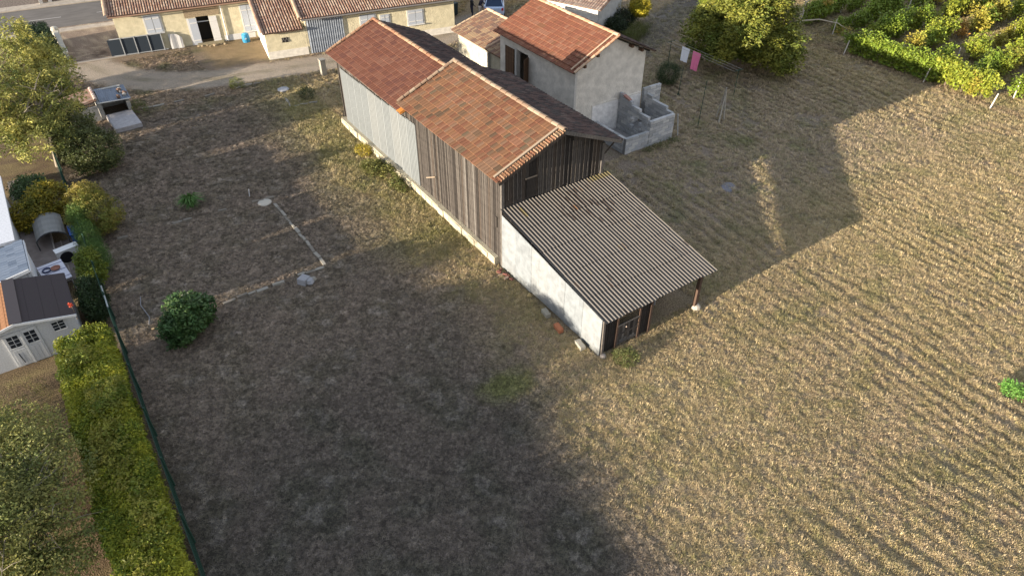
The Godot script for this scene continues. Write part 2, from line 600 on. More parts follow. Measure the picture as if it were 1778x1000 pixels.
func make_grass() -> void:
	var m := mat(Color.WHITE, 0.85, "", Vector3.ONE, "", 1.0, true)
	m.backlight_enabled = true
	m.backlight = Color(0.45, 0.42, 0.3)
	var kinds := [blade_tuft(11, 0.14, 0.11, 0.009), blade_tuft(12, 0.16, 0.09, 0.01), blade_tuft(10, 0.12, 0.13, 0.009), blade_tuft(12, 0.19, 0.075, 0.01)]
	var low := [blade_tuft(18, 0.1, 0.05, 0.009), blade_tuft(18, 0.13, 0.04, 0.01)]
	var places := [[], [], [], [], [], []]
	var tints := [[], [], [], [], [], []]
	var holder_field := Node3D.new()
	for i in 1150000:
		var u := rf(-15.6, 57.0)
		var v := rf(-27.0, 38.0)
		var d := seen_from_air(u, v)
		if d < 0 or built_over(u, v):
			continue
		if rng.randf() > clampf(34.0 / d, 0.3, 1.0):
			continue
		var lawn := lawn_share(u, v)
		var row := swath(u, v)
		var clump := small.get_noise_2d(u * 2.6, v * 1.5)
		var keep := lerpf(0.66 + 0.25 * row + 0.5 * clump, 0.75 + 0.7 * clump, lawn)
		if u > 5.6 and v > -4.0:
			keep -= 0.2 * smoothstep(-6.0, 0.0, v)
		if v > 22.0:
			keep -= 0.3
			if near_line(u, v, DRIVE) < 1.6 or (v > 30.0 and u > -5.0 and u < 16.0) or (v > 36.5 and u < 1.0):
				continue
		keep -= 0.45 * smoothstep(0.22, 0.5, mid.get_noise_2d(u * 0.9 - 60.0, v * 0.7 + 30.0)) * (1.0 - lawn)
		if rng.randf() > keep:
			continue
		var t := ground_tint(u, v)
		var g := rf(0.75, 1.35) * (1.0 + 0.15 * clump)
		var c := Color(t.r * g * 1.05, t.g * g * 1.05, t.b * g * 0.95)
		if rng.randf() < 0.12:
			c = c.lerp(Color(0.14, 0.16, 0.05), 0.5)
		elif rng.randf() < 0.12:
			c = c.lerp(Color(0.5, 0.42, 0.26), 0.6)
		if lawn > 0.4:
			c = t * (rf(0.4, 0.8) if rng.randf() < 0.4 else rf(0.95, 1.6))
		var wild := mid.get_noise_2d(u * 0.8 + 200.0, v * 0.8)
		if wild > 0.32 and lawn < 0.5:
			c = c.lerp(Color(0.2, 0.2, 0.075), clampf((wild - 0.32) * 2.5, 0, 0.35))
		var is_low := lawn > 0.45 or rng.randf() < lawn * 0.85 + (0.35 if u > 5.6 and v > -3.0 else 0.0)
		var which := 4 + rng.randi() % 2 if is_low else rng.randi() % 4
		var s := rf(0.6, 1.1) * clampf(d / 36.0, 0.85, 1.3) * (1.0 + 0.22 * row * (1.0 - lawn))
		places[which].append(Transform3D(Basis.from_euler(Vector3(rf(-0.25, 0.25), rf(0, TAU), rf(-0.25, 0.25))).scaled(Vector3.ONE * s), P(u, v, ground_height(u, v) - 0.004)))
		tints[which].append(c)
	var n := 0
	for k in 6:
		n += places[k].size()
		var o := many(self, "dry_grass" if k < 4 else "short_lawn_grass", kinds[k] if k < 4 else low[k - 4], m, places[k], tints[k])
		o.set_meta("label", ["dry straw coloured grass tufts of the mown field beside the barn", "matted dry grass lying between the swaths of the field", "taller dry grass tufts scattered over the mown field", "flattened hay left in rows on the mown field", "short worn lawn grass left of the barn", "thin flat lawn grass between bare patches left of the barn"][k])
		o.set_meta("category", "grass")
	holder_field.free()
	print("tufts ", n)


func strip(called: String, a: Vector2, b: Vector2, c: Vector2, d: Vector2, y: float, m: Material) -> MeshInstance3D:
	var st := begin()
	quad(st, P(a.x, a.y, y), P(b.x, b.y, y), P(c.x, c.y, y), P(d.x, d.y, y))
	return setting(called, done(st), m)


# ---------------------------------------------------------------- the scene
func _ready() -> void:
	var cam := Camera3D.new()
	cam.name = "camera"
	add_child(cam)
	cam.position = cam_at
	cam.rotation_order = EULER_ORDER_YXZ
	cam.rotation = Vector3(-0.68445, -0.59406, 0.00272)
	cam.fov = 44.28
	cam.far = 1200.0
	cam.near = 0.1
	cam.current = true
	cam_view = cam.transform

	var sky := ProceduralSkyMaterial.new()
	sky.sky_top_color = Color(0.53, 0.57, 0.635)
	sky.sky_horizon_color = Color(0.80, 0.775, 0.74)
	sky.sky_curve = 0.2
	sky.ground_bottom_color = Color(0.25, 0.22, 0.18)
	sky.ground_horizon_color = Color(0.6, 0.6, 0.6)
	sky.sun_angle_max = 25.0
	sky.sky_energy_multiplier = 0.95
	sky.ground_energy_multiplier = 0.6
	var env := Environment.new()
	env.background_mode = Environment.BG_SKY
	env.sky = Sky.new()
	env.sky.sky_material = sky
	env.tonemap_mode = Environment.TONE_MAPPER_LINEAR
	env.tonemap_exposure = 3.5
	env.sdfgi_enabled = true
	env.ssao_enabled = true
	env.ssil_enabled = true
	var we := WorldEnvironment.new()
	we.name = "world_environment"
	we.environment = env
	add_child(we)

	var sun := DirectionalLight3D.new()
	sun.name = "sun"
	add_child(sun)
	var el := deg_to_rad(9.3)
	sun.basis = Basis.looking_at(Vector3(cos(el), -sin(el), -0.03).normalized())
	sun.light_color = Color(1.0, 0.94, 0.86)
	sun.light_energy = 1.6
	sun.light_angular_distance = 0.5
	sun.shadow_enabled = true

	rng.seed = 20240917
	big.frequency = 0.06
	big.seed = 3
	mid.frequency = 0.33
	mid.seed = 5
	small.frequency = 1.25
	small.seed = 8
	cells.noise_type = FastNoiseLite.TYPE_CELLULAR
	cells.cellular_return_type = FastNoiseLite.RETURN_CELL_VALUE
	cells.frequency = 0.16
	cells.seed = 11
	T.fine = noise_texture(0.03, 5, 0.72, 1.0, FastNoiseLite.TYPE_SIMPLEX_SMOOTH, false, 1, 2)
	T.blot = noise_texture(0.009, 6, 0.72, 1.04, FastNoiseLite.TYPE_SIMPLEX_SMOOTH, false, 1, 4)
	T.ground = noise_texture(0.03, 6, 0.34, 1.2, FastNoiseLite.TYPE_SIMPLEX, false, 1, 6)
	T.bumps = noise_texture(0.05, 5, 0, 1, FastNoiseLite.TYPE_SIMPLEX, true, 14.0, 7)
	T.rough = noise_texture(0.04, 5, 0, 1, FastNoiseLite.TYPE_SIMPLEX_SMOOTH, true, 8.0, 9)
	T.grain = noise_texture(0.02, 4, 0.25, 1.25, FastNoiseLite.TYPE_SIMPLEX, false, 1, 10)

	make_ground()
	make_road()
	wood = []
	for c in [Color(0.07, 0.061, 0.053), Color(0.1, 0.088, 0.076), Color(0.036, 0.031, 0.027), Color(0.08, 0.064, 0.051), Color(0.15, 0.136, 0.12)]:
		wood.append(mat(c, 0.9, "grain", Vector3(6.5, 0.22, 6.5)))
	make_barns()
	make_lean_to()
	make_rendered_barn()
	make_block_pen()
	make_small_roofs()
	make_farmhouse()
	make_neighbour()
	make_yard_things()
	make_car_and_people()
	make_plants()
	make_vineyard()
	make_grass()


func make_road() -> void:
	var asphalt := mat(Color(0.135, 0.122, 0.108), 0.9, "blot", Vector3(0.1, 0.1, 0.25))
	var pale := mat(Color(0.36, 0.31, 0.25), 0.95, "blot", Vector3.ONE * 0.4)
	var paint := mat(Color(0.36, 0.34, 0.31), 0.8, "fine", Vector3.ONE * 2)
	var k := -0.135
	var at := func(u: float, v0: float) -> Vector2: return Vector2(u, v0 + k * (u + 12.5))
	var w := [-140.0, 90.0]
	strip("road", at.call(w[0], 46.55), at.call(w[1], 46.55), at.call(w[1], 52.65), at.call(w[0], 52.65), 0.006, asphalt)
	var st := begin()
	var dirs := Basis.from_euler(Vector3(0, atan(k), 0))
	for e in [[45.55, 0.9], [53.3, 1.3]]:
		for i in 60:
			var c: Vector2 = at.call(-110.0 + i * 3.0, e[0])
			boxin(st, P(c.x, c.y, 0.03), Vector3(3.015, 0.1, e[1]), dirs)
	setting("pavement", done(st), pale)
	for i in 18:
		var u := -76.4 + i * 5.6
		if u > 30.0:
			continue
		var a: Vector2 = at.call(u, 49.25)
		var b: Vector2 = at.call(u + 2.9, 49.25)
		strip("road_marking", a, b, b + Vector2(0, 0.14), a + Vector2(0, 0.14), 0.011, paint)
	strip("gravel_verge", at.call(-60.0, 54.0), at.call(60.0, 54.0), at.call(60.0, 75.0), at.call(-60.0, 75.0), 0.003, mat(Color(0.19, 0.15, 0.12), 0.95, "ground", Vector3.ONE * 0.3))


# ---------------------------------------------------------------- the two timber barns
const BW := 5.65


func plank_row(wall: Node3D, from: float, to: float, along_v: bool, fixed: float, y0: float, top: Array, mats: Array, wide := 0.2) -> void:
	# upright boards from `from` to `to`; top: [position, height] pairs
	var x := from
	while x < to - 0.03:
		var w := minf(wide * rf(0.75, 1.25), to - x)
		var c := x + w * 0.5
		var h := 0.0
		for i in top.size() - 1:
			if c >= top[i][0] and c <= top[i + 1][0]:
				h = lerpf(top[i][1], top[i + 1][1], (c - top[i][0]) / (top[i + 1][0] - top[i][0]))
		var b := y0 + rf(-0.1, 0.09)
		h -= rf(0.0, 0.04)
		if h - b > 0.1:
			var thick := 0.026
			var out := fixed - rf(0.0, 0.014) if along_v else fixed + rf(0.0, 0.014)
			var p := Vector3(out - thick * 0.5, (b + h) * 0.5, -c) if along_v else Vector3(c, (b + h) * 0.5, out + thick * 0.5)
			var s := Vector3(thick, h - b, w - rf(0.012, 0.035)) if along_v else Vector3(w - rf(0.01, 0.026), h - b, thick)
			var lean := rf(-0.004, 0.004)
			box(wall, "plank", mats[mini(rng.randi() % mats.size(), rng.randi() % mats.size() + 1)], p, s, Vector3(lean if along_v else 0.0, 0, 0.0 if along_v else lean))
		x += w


func gable_shell(y_eave: float, y_ridge: float, w: float) -> PackedVector2Array:
	return PackedVector2Array([Vector2(0, 0), Vector2(w, 0), Vector2(w, y_eave), Vector2(w * 0.5, y_ridge), Vector2(0, y_eave)])


func two_slopes(b: Node3D, v0: float, v1: float, u0: float, w: float, ye: float, yr: float, over: float, mats: Array, dx: float, dy: float, most: int, patch: float, sd: float, cap_mats: Array, verge: bool) -> void:
	# ye is the height at the eave edge, `over` outside the wall; tiles on both slopes, caps on the ridge and the front verge
	var mid_u := u0 + w * 0.5
	var half := w * 0.5 + over
	var slope := sqrt(half * half + (yr - ye) * (yr - ye))
	var under := mat(Color(0.09, 0.065, 0.045), 0.95)
	var shaded_tiles := tones([Color(0.075, 0.05, 0.043), Color(0.055, 0.04, 0.036), Color(0.095, 0.062, 0.052), Color(0.065, 0.052, 0.046), Color(0.12, 0.085, 0.07)])  # shade of the right slopes put into darker tile tones
	for side in [-1, 1]:
		var down := Vector3(side * half, ye - yr, 0).normalized()
		var across := Vector3(0, 0, 1) if side < 0 else Vector3(0, 0, -1)
		var n := down.cross(across).normalized()
		var c := Vector3(mid_u, yr, -(v0 + v1) * 0.5) + down * slope * 0.5 - n * 0.05
		var roof := part(b, "roof_slope", solid(Vector3(v1 - v0, 0.05, slope)), under, Transform3D(Basis(across, n, down), c))
		var ny := int(round(slope / dy))
		var nx := int((v1 - v0) / dx)
		var real_dy := (slope + 0.02) / ny
		var meshes := [tile_mesh((v1 - v0) / nx * 1.002, real_dy + 0.03), tile_mesh((v1 - v0) / nx * 0.998, real_dy + 0.035)]
		var start := Vector3(-(v1 - v0) * 0.5, 0.032, -slope * 0.5)
		tiling(roof, start, Vector3(1, 0, 0), Vector3(0, 0, 1), nx, ny, (v1 - v0) / nx, real_dy, meshes, mats if side < 0 else shaded_tiles, most if side < 0 else 0, patch, sd + side)
		# rafters' ends below the eave
		var k := v0 + 0.4
		while k < v1:
			box(b, "rafter", wood[2], Vector3(mid_u, yr, -k) + down * (slope - 0.35) - n * 0.13, Vector3(0.6, 0.1, 0.07), Vector3(0, 0, atan2(down.y, down.x)))
			k += 0.9
	caps(b, "ridge_tile", Vector3(mid_u, yr + 0.03, -v1), Vector3(mid_u, yr + 0.03, -v0), int((v1 - v0) / 0.42), 0.26, cap_mats)


func make_barns() -> void:
	var red := tones([Color(0.118, 0.050, 0.033), Color(0.142, 0.061, 0.041), Color(0.129, 0.054, 0.035), Color(0.150, 0.068, 0.045), Color(0.112, 0.048, 0.035), Color(0.159, 0.077, 0.052)])
	var mottled := tones([Color(0.095, 0.062, 0.038), Color(0.122, 0.075, 0.045), Color(0.159, 0.084, 0.047), Color(0.184, 0.094, 0.050), Color(0.150, 0.067, 0.039), Color(0.173, 0.102, 0.063), Color(0.195, 0.097, 0.058), Color(0.112, 0.081, 0.050)])
	var mortar := tones([Color(0.264, 0.208, 0.148), Color(0.232, 0.168, 0.116), Color(0.200, 0.136, 0.092)])
	var clay := tones([Color(0.247, 0.144, 0.087), Color(0.217, 0.112, 0.066), Color(0.277, 0.187, 0.119)])
	var cream := mat(Color(0.37, 0.335, 0.245), 0.95, "blot", Vector3.ONE * 0.6, "rough", 0.6)
	var dark := mat(Color(0.035, 0.03, 0.026), 0.95)

	# the near one, boarded
	var b := thing("timber_barn", "weathered timber boarded barn with mottled orange tile roof, its front gable above the lean-to", "barn", Vector3.ZERO)
	var wl := part(b, "side_wall", solid(Vector3(0.06, 4.9, 8.45)), dark, Transform3D(Basis(), Vector3(0.06, 2.55, -4.3)))
	plank_row(holder(wl, "boarding", wl.transform.affine_inverse()), 0.02, 8.5, true, 0.02, 0.42, [[0, 5.12], [8.6, 5.12]], wood, 0.15)
	# holder() is only a step in the tree: move its boards up to the wall
	_lift(wl)
	part(b, "side_wall", solid(Vector3(0.08, 4.9, 8.45)), wood[0], Transform3D(Basis(), Vector3(BW - 0.05, 2.55, -4.3)))
	var g := part(b, "gable_wall", prism(gable_shell(5.05, 6.15, BW), 0.06), dark, Transform3D(Basis(), Vector3(0, 0, -0.04)))
	var darker := [wood[2], wood[0], wood[3], wood[1]]
	plank_row(holder(g, "boarding", g.transform.affine_inverse()), 0.02, BW, false, -0.01, 0.3, [[0, 5.0], [BW * 0.5, 6.12], [BW, 5.0]], darker, 0.2)
	_lift(g)
	var pale_edge := mat(Color(0.18, 0.155, 0.125), 0.9, "grain", Vector3(9, 0.35, 9))
	for i in 24:  # cover strips over the joints of the gable boards
		var x := 0.14 + i * 0.232 + rf(-0.03, 0.03)
		if x > 1.25 and x < 1.85:
			continue
		var top := 6.1 - absf(x - BW * 0.5) * 0.39
		box(b, "cover_strip", pale_edge if rng.randf() < 0.6 else wood[4], Vector3(x, (top + rf(2.6, 3.3)) * 0.5, 0.045), Vector3(0.035, top - 3.0 - rf(0, 0.7), 0.03))
	var hatch := box(b, "hatch", wood[2], Vector3(1.57, 3.72, 0.06), Vector3(0.52, 0.98, 0.04))
	box(b, "hatch_rail", pale_edge, Vector3(1.57, 4.24, 0.075), Vector3(0.62, 0.05, 0.05))
	part(b, "gable_wall", prism(gable_shell(5.05, 6.15, BW), 0.06), dark, Transform3D(Basis(), Vector3(0, 0, -8.5)))
	for x in [0.05, BW - 0.05]:
		box(b, "corner_post", wood[4], Vector3(x, 2.4, 0.06), Vector3(0.14, 4.7, 0.12))
	var f := part(b, "footing", solid(Vector3(0.4, 0.42, 8.3)), cream, Transform3D(Basis(), Vector3(-0.02, 0.22, -4.35)))
	for i in 14:
		box(f, "stone", cream, Vector3(-0.19 + rf(-0.03, 0.02), rf(-0.03, 0.03), -3.9 + i * 0.6), Vector3(0.08, rf(0.26, 0.38), rf(0.42, 0.58)))
	two_slopes(b, -0.66, 8.54, 0.0, BW, 4.95, 6.34, 0.53, mottled, 0.205, 0.365, 300, 1.0, 3.0, mortar, true)
	# verge of half-round tiles on the front edge of the left slope, and a line of mortar beside it
	var a0 := Vector3(BW * 0.5, 6.38, 0.72)
	var a1 := Vector3(-0.53, 4.99, 0.72)
	var dv := (a1 - a0).normalized()
	var vm := barrel_mesh(0.15, 0.34)
	var back := Vector3(0, 0, 1)
	for i in 26:
		var p := a0.lerp(a1, (i + 0.5) / 26.0)
		part(b, "verge_tile", vm, clay[rng.randi() % 3], Transform3D(Basis(dv, back.cross(dv), back), p + Vector3(0, 0.03, -0.34 + rf(-0.02, 0.02))))
	box(b, "verge_mortar", mortar[0], a0.lerp(a1, 0.5) + Vector3(0, 0.05, -0.40), Vector3(3.6, 0.06, 0.11), Vector3(0, 0, atan2(1.39, 3.355)))
	var b0 := Vector3(BW + 0.53, 4.99, 0.66)
	box(b, "barge_board", wood[4], Vector3(BW * 0.5, 6.36, 0.68).lerp(b0, 0.5) - Vector3(0, 0.1, 0), Vector3(3.62, 0.16, 0.035), Vector3(0, 0, -atan2(1.39, 3.355)))
	box(b, "barge_board", wood[3], a0.lerp(a1, 0.5) - Vector3(0, 0.14, 0.03), Vector3(3.62, 0.15, 0.035), Vector3(0, 0, atan2(1.39, 3.355)))
	caps(b, "verge_tile", Vector3(-0.53, 5.02, -8.5), Vector3(BW * 0.5, 6.4, -8.5), 10, 0.2, mortar)
	part(b, "brace", rod(Vector3(BW + 0.02, 4.0, 0.0), Vector3(BW + 0.5, 4.85, 0.3), 0.035), wood[3])
	box(b, "peg", mortar[0], Vector3(-0.06, 1.62, -6.4), Vector3(0.06, 0.05, 1.1), Vector3(-0.48, 0, 0))
	box(b, "old_hatch_gap", dark, Vector3(-0.035, 2.3, -0.3), Vector3(0.05, 0.55, 0.13))

	# the far one, clad in sheet metal
	b = thing("metal_clad_barn", "taller end of the barn row clad in white ribbed metal sheets under dark red tiles", "barn", P(0, 8.52))
	var w2 := part(b, "side_wall", solid(Vector3(0.06, 4.5, 9.1)), dark, Transform3D(Basis(), Vector3(0.09, 2.35, -4.6)))
	plank_row(holder(w2, "boarding", w2.transform.affine_inverse()), 0.0, 9.15, true, 0.06, 3.3, [[0, 4.55], [9.2, 4.55]], wood)
	_lift(w2)
	var sheets := []
	for c in [Color(0.205, 0.22, 0.221), Color(0.19, 0.206, 0.209), Color(0.217, 0.23, 0.228)]:
		var m := mat(c, 0.55, "fine", Vector3(4.0, 0.06, 4.0), "", 1.0, true)
		sheets.append(m)
	var sheet := rib_sheet(1.02, 1.0)
	for i in 10:
		var z := -0.75 + 0.94 * i
		if z > 8.6:
			break
		var hi := 3.92 - 0.028 * (z + 0.5)
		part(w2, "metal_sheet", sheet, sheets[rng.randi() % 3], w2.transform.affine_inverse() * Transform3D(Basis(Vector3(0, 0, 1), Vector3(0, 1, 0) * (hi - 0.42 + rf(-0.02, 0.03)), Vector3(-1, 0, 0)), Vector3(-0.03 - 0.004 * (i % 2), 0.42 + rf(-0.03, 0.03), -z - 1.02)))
	part(b, "side_wall", solid(Vector3(0.08, 4.5, 9.1)), wood[0], Transform3D(Basis(), Vector3(BW - 0.05, 2.35, -4.6)))
	part(b, "gable_wall", prism(gable_shell(4.5, 5.55, BW), 0.08), wood[0], Transform3D(Basis(), Vector3(0, 0, -9.15)))
	var f2 := part(b, "footing", solid(Vector3(0.44, 0.42, 9.2)), cream, Transform3D(Basis(), Vector3(-0.05, 0.22, -4.55)))
	for i in 15:
		box(f2, "stone", cream, Vector3(-0.21 + rf(-0.03, 0.02), rf(-0.04, 0.03), -4.3 + i * 0.62), Vector3(0.1, rf(0.26, 0.38), rf(0.42, 0.6)))
	two_slopes(b, -0.1, 9.6, 0.0, BW, 4.42, 5.75, 0.38, red, 0.205, 0.34, 300, 2.2, 40.0, clay, false)
	caps(b, "verge_tile", Vector3(-0.38, 4.47, -9.55), Vector3(BW * 0.5, 5.8, -9.55), 10, 0.2, clay)
	var rusty := mat(Color(0.42, 0.17, 0.04), 0.8, "fine", Vector3.ONE * 3)
	part(b, "eave_tile", barrel_mesh(0.42, 0.5), rusty, Transform3D(Basis(Vector3(0, 0, 1), Vector3(-0.4, 0.9, 0), Vector3(-0.9, -0.4, 0)), Vector3(-0.1, 4.64, 0.12)))
	box(b, "fascia", wood[4], Vector3(-0.33, 4.35, -4.7), Vector3(0.03, 0.12, 9.6))


func _lift(wall: Node3D) -> void:
	# the boards become children of the wall itself, so that nothing nests deeper than thing > part > sub-part
	for h in wall.get_children():
		if h is MeshInstance3D:
			continue
		for c in h.get_children():
			var t: Transform3D = h.transform * c.transform
			h.remove_child(c)
			wall.add_child(c, true)
			c.transform = t
		wall.remove_child(h)
		h.free()


func rib_sheet(w: float, h: float) -> ArrayMesh:
	# ribbed steel sheet standing up: x across, y up
	var st := begin()
	var prof := []
	var x := 0.0
	while x < w - 0.05:
		prof.append_array([Vector2(x, 0), Vector2(x + 0.085, 0), Vector2(x + 0.1, 0.04), Vector2(x + 0.15, 0.04)])
		x += 0.17
	prof.append(Vector2(w, 0))
	for j in 4:
		for i in prof.size() - 1:
			var a: Vector2 = prof[i]
			var b: Vector2 = prof[i + 1]
			var g := (0.8 if i % 4 == 0 else (1.22 if i % 4 == 2 else 1.0)) + 0.06 * sin(i * 2.3) - (0.06 if j == 0 else 0.0)  # rib relief shading painted in: recesses darker, rib tops paler
			quad(st, Vector3(a.x, h * j / 4, a.y), Vector3(b.x, h * j / 4, b.y), Vector3(b.x, h * (j + 1) / 4, b.y), Vector3(a.x, h * (j + 1) / 4, a.y), Color(g, g, g))
	return done(st)


# ---------------------------------------------------------------- the lean-to shed
func make_lean_to() -> void:
	var b := thing("lean_to_shed", "open lean-to shed with dark corrugated sheet roof against the barn gable", "shed", P(0, -0.05))
	var len := 7.1
	var white := []
	for c in [Color(0.195, 0.21, 0.218), Color(0.183, 0.2, 0.21), Color(0.203, 0.216, 0.22)]:
		white.append(mat(c, 0.85, "blot", Vector3.ONE * 0.45, "rough", 0.35, true))
	var dark := mat(Color(0.045, 0.04, 0.035), 0.95, "grain", Vector3(9, 0.35, 9))
	var rust := mat(Color(0.085, 0.055, 0.04), 0.9, "fine", Vector3.ONE * 2)
	# left wall: flat cement panels with a sloping top, raised a little at the foot
	var n := 6
	for i in n:
		var z0 := len * i / n
		var z1 := len * (i + 1) / n
		var t0 := 2.88 - (2.88 - 1.9) * z0 / len
		var t1 := 2.88 - (2.88 - 1.9) * z1 / len
		var foot := [0.02, 0.06, 0.1, 0.12, 0.08, 0.0][i] as float
		var poly := PackedVector2Array([Vector2(0, foot), Vector2(z1 - z0 - 0.008, foot + rf(-0.03, 0.03)), Vector2(z1 - z0 - 0.008, t1), Vector2(0, t0)])
		part(b, "wall_panel", stained_panel(poly, i * 5.3), white[i % 3], Transform3D(Basis(Vector3(0, 0, 1), Vector3.UP, Vector3(-1, 0, 0)), Vector3(-0.02 + rf(-0.006, 0.006), 0, z0)))
	# roof sheets
	var m := mat(Color(0.168, 0.151, 0.13), 0.85, "fine", Vector3.ONE * 2.5, "", 1.0, true)
	var drop := atan2(3.04 - 1.9, 7.3)
	var down := Vector3(0, -sin(drop), cos(drop))
	var norm := Vector3(0, cos(drop), sin(drop))
	var w := 6.02 / 7.0
	for j in 5:
		for i in 7:
			var l := 1.6 if j < 4 else 1.5
			var pitch := w / 5.0
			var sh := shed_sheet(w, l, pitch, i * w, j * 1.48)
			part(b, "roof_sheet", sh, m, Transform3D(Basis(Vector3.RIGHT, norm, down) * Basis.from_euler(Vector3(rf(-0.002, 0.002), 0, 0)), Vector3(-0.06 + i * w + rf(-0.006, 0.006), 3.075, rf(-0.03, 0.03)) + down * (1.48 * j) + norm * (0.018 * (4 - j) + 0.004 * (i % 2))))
	for z in [0.6, 2.2, 3.9, 5.5, 6.9]:
		box(b, "purlin", dark, Vector3(2.95, 2.93 - sin(drop) * z, z), Vector3(5.7, 0.1, 0.07))
	for x in [0.12, 2.6, 5.35]:
		box(b, "rafter", dark, Vector3(x, 2.83 - sin(drop) * len * 0.5, len * 0.5), Vector3(0.08, 0.12, len), Vector3(drop, 0, 0))
	# posts along the front
	for q in [[0.1, 0.1, 1.85], [0.8, 0.09, 1.8], [1.98, 0.09, 1.8], [2.58, 0.1, 1.8], [5.3, 0.15, 1.82]]:
		box(b, "post", rust if q[0] > 0.2 else mat(Color(0.17, 0.15, 0.13), 0.9, "grain", Vector3(9, 0.35, 9)), Vector3(q[0], q[2] * 0.5, len), Vector3(q[1], q[2], q[1]), Vector3(0, 0, rf(-0.02, 0.02)))
	part(b, "post_base", lathe([Vector2(0.0, 0.22), Vector2(0.13, 0.2), Vector2(0.2, 0.1), Vector2(0.22, 0.0)], 9), mat(Color(0.34, 0.31, 0.26), 0.95, "fine", Vector3.ONE), Transform3D(Basis(), Vector3(5.36, 0, len + 0.04)))
	part(b, "post_base", lathe([Vector2(0.0, 0.12), Vector2(0.1, 0.1), Vector2(0.14, 0.0)], 8), mat(Color(0.3, 0.26, 0.22), 0.95), Transform3D(Basis(), Vector3(0.12, 0, len + 0.1)))
	# boarding beside the door, the door and its rail
	for i in 5:
		box(b, "plank", wood[2], Vector3(0.2 + i * 0.125, 0.92, len - 0.04 + rf(-0.01, 0.01)), Vector3(0.11, 1.72, 0.025))
	for i in 4:
		box(b, "plank", wood[2], Vector3(2.08 + i * 0.13, 0.92, len - 0.05 + rf(-0.01, 0.01)), Vector3(0.115, 1.7, 0.025))
	var door := part(b, "door", solid(Vector3(1.1, 1.05, 0.03)), wood[2], Transform3D(Basis(), Vector3(1.38, 0.68, len - 0.03)))
	for i in 8:
		box(door, "plank", wood[[1, 0, 4, 3, 1, 2][i % 6]], Vector3(-0.48 + i * 0.137, 0.0, 0.026 + rf(0, 0.008)), Vector3(0.125, 1.04, 0.02))
	box(door, "rail", wood[4], Vector3(0, 0.53, 0.055), Vector3(1.14, 0.05, 0.05))
	box(door, "rail", wood[0], Vector3(0, 0.02, 0.05), Vector3(1.1, 0.07, 0.025))
	var bleached := mat(Color(0.14, 0.13, 0.118), 0.9, "grain", Vector3(6, 0.4, 6))
	for i in 8:
		var fh := [0.1, 0.22, 0.16, 0.26, 0.14, 0.2, 0.24, 0.1][i] as float
		box(door, "bleached_foot", bleached, Vector3(-0.48 + i * 0.137, -0.52 + fh * 0.5, 0.042), Vector3(0.12, fh, 0.02))
	part(door, "knob", lathe([Vector2(0, 0.05), Vector2(0.035, 0.03), Vector2(0.035, 0.0)], 8), mat(Color(0.34, 0.27, 0.22), 0.6), Transform3D(Basis(Vector3.RIGHT, PI / 2), Vector3(-0.1, 0.3, 0.05)))
	# things kept under the roof
	var t := thing("grey_feed_trough", "grey trough standing in shade beneath the lean-to roof near its right post", "trough", P(4.35, -5.75), 20.0)
	var gm := mat(Color(0.3, 0.31, 0.31), 0.7, "fine", Vector3.ONE * 2)
	box(t, "base", gm, Vector3(0, 0.32, 0), Vector3(0.95, 0.06, 0.42))
	for z in [-0.22, 0.22]:
		box(t, "side", gm, Vector3(0, 0.45, z), Vector3(1.0, 0.28, 0.03), Vector3(0.15 * signf(z), 0, 0))
	for x in [-0.49, 0.49]:
		box(t, "end_panel", gm, Vector3(x, 0.45, 0), Vector3(0.03, 0.28, 0.44))
		box(t, "leg", gm, Vector3(x * 0.85, 0.15, 0), Vector3(0.05, 0.3, 0.36))


func stained_panel(poly: PackedVector2Array, sd: float) -> ArrayMesh:
	# a flat cement panel: splashed earth along its foot, faint runs from its top and greyish patches
	var st := begin()
	var n := 14
	for i in n:
		for j in n:
			var p := []
			for q in [[i, j], [i + 1, j], [i + 1, j + 1], [i, j + 1]]:
				var f: float = q[0] / float(n)
				var lo := poly[0].lerp(poly[1], f)
				var hi := poly[3].lerp(poly[2], f)
				var e := lo.lerp(hi, q[1] / float(n))
				p.append(Vector3(e.x, e.y, 0))
			var x: float = p[0].x + sd
			var y: float = p[0].y
			var splash := clampf(0.75 - (y - poly[0].y) / 0.35 + 0.9 * small.get_noise_2d(x * 2.0, y * 2.0), 0, 1)
			var run := clampf(small.get_noise_2d(x * 4.5, y * 0.35) - 0.12, 0, 1) * 0.7
			var patch := clampf(mid.get_noise_2d(x * 2.2, y * 2.2 + 9.0), -0.4, 0.4)
			var c := Color(1, 1, 1) * (1.0 + 0.22 * patch - run * 0.5)
			quad(st, p[0], p[1], p[2], p[3], c.lerp(Color(0.62, 0.58, 0.5), splash * 0.6))
	for i in 4:
		var a := poly[i]
		var e := poly[(i + 1) % 4]
		quad(st, Vector3(a.x, a.y, -0.03), Vector3(e.x, e.y, -0.03), Vector3(e.x, e.y, 0), Vector3(a.x, a.y, 0), Color(0.8, 0.8, 0.8))
	return done(st)


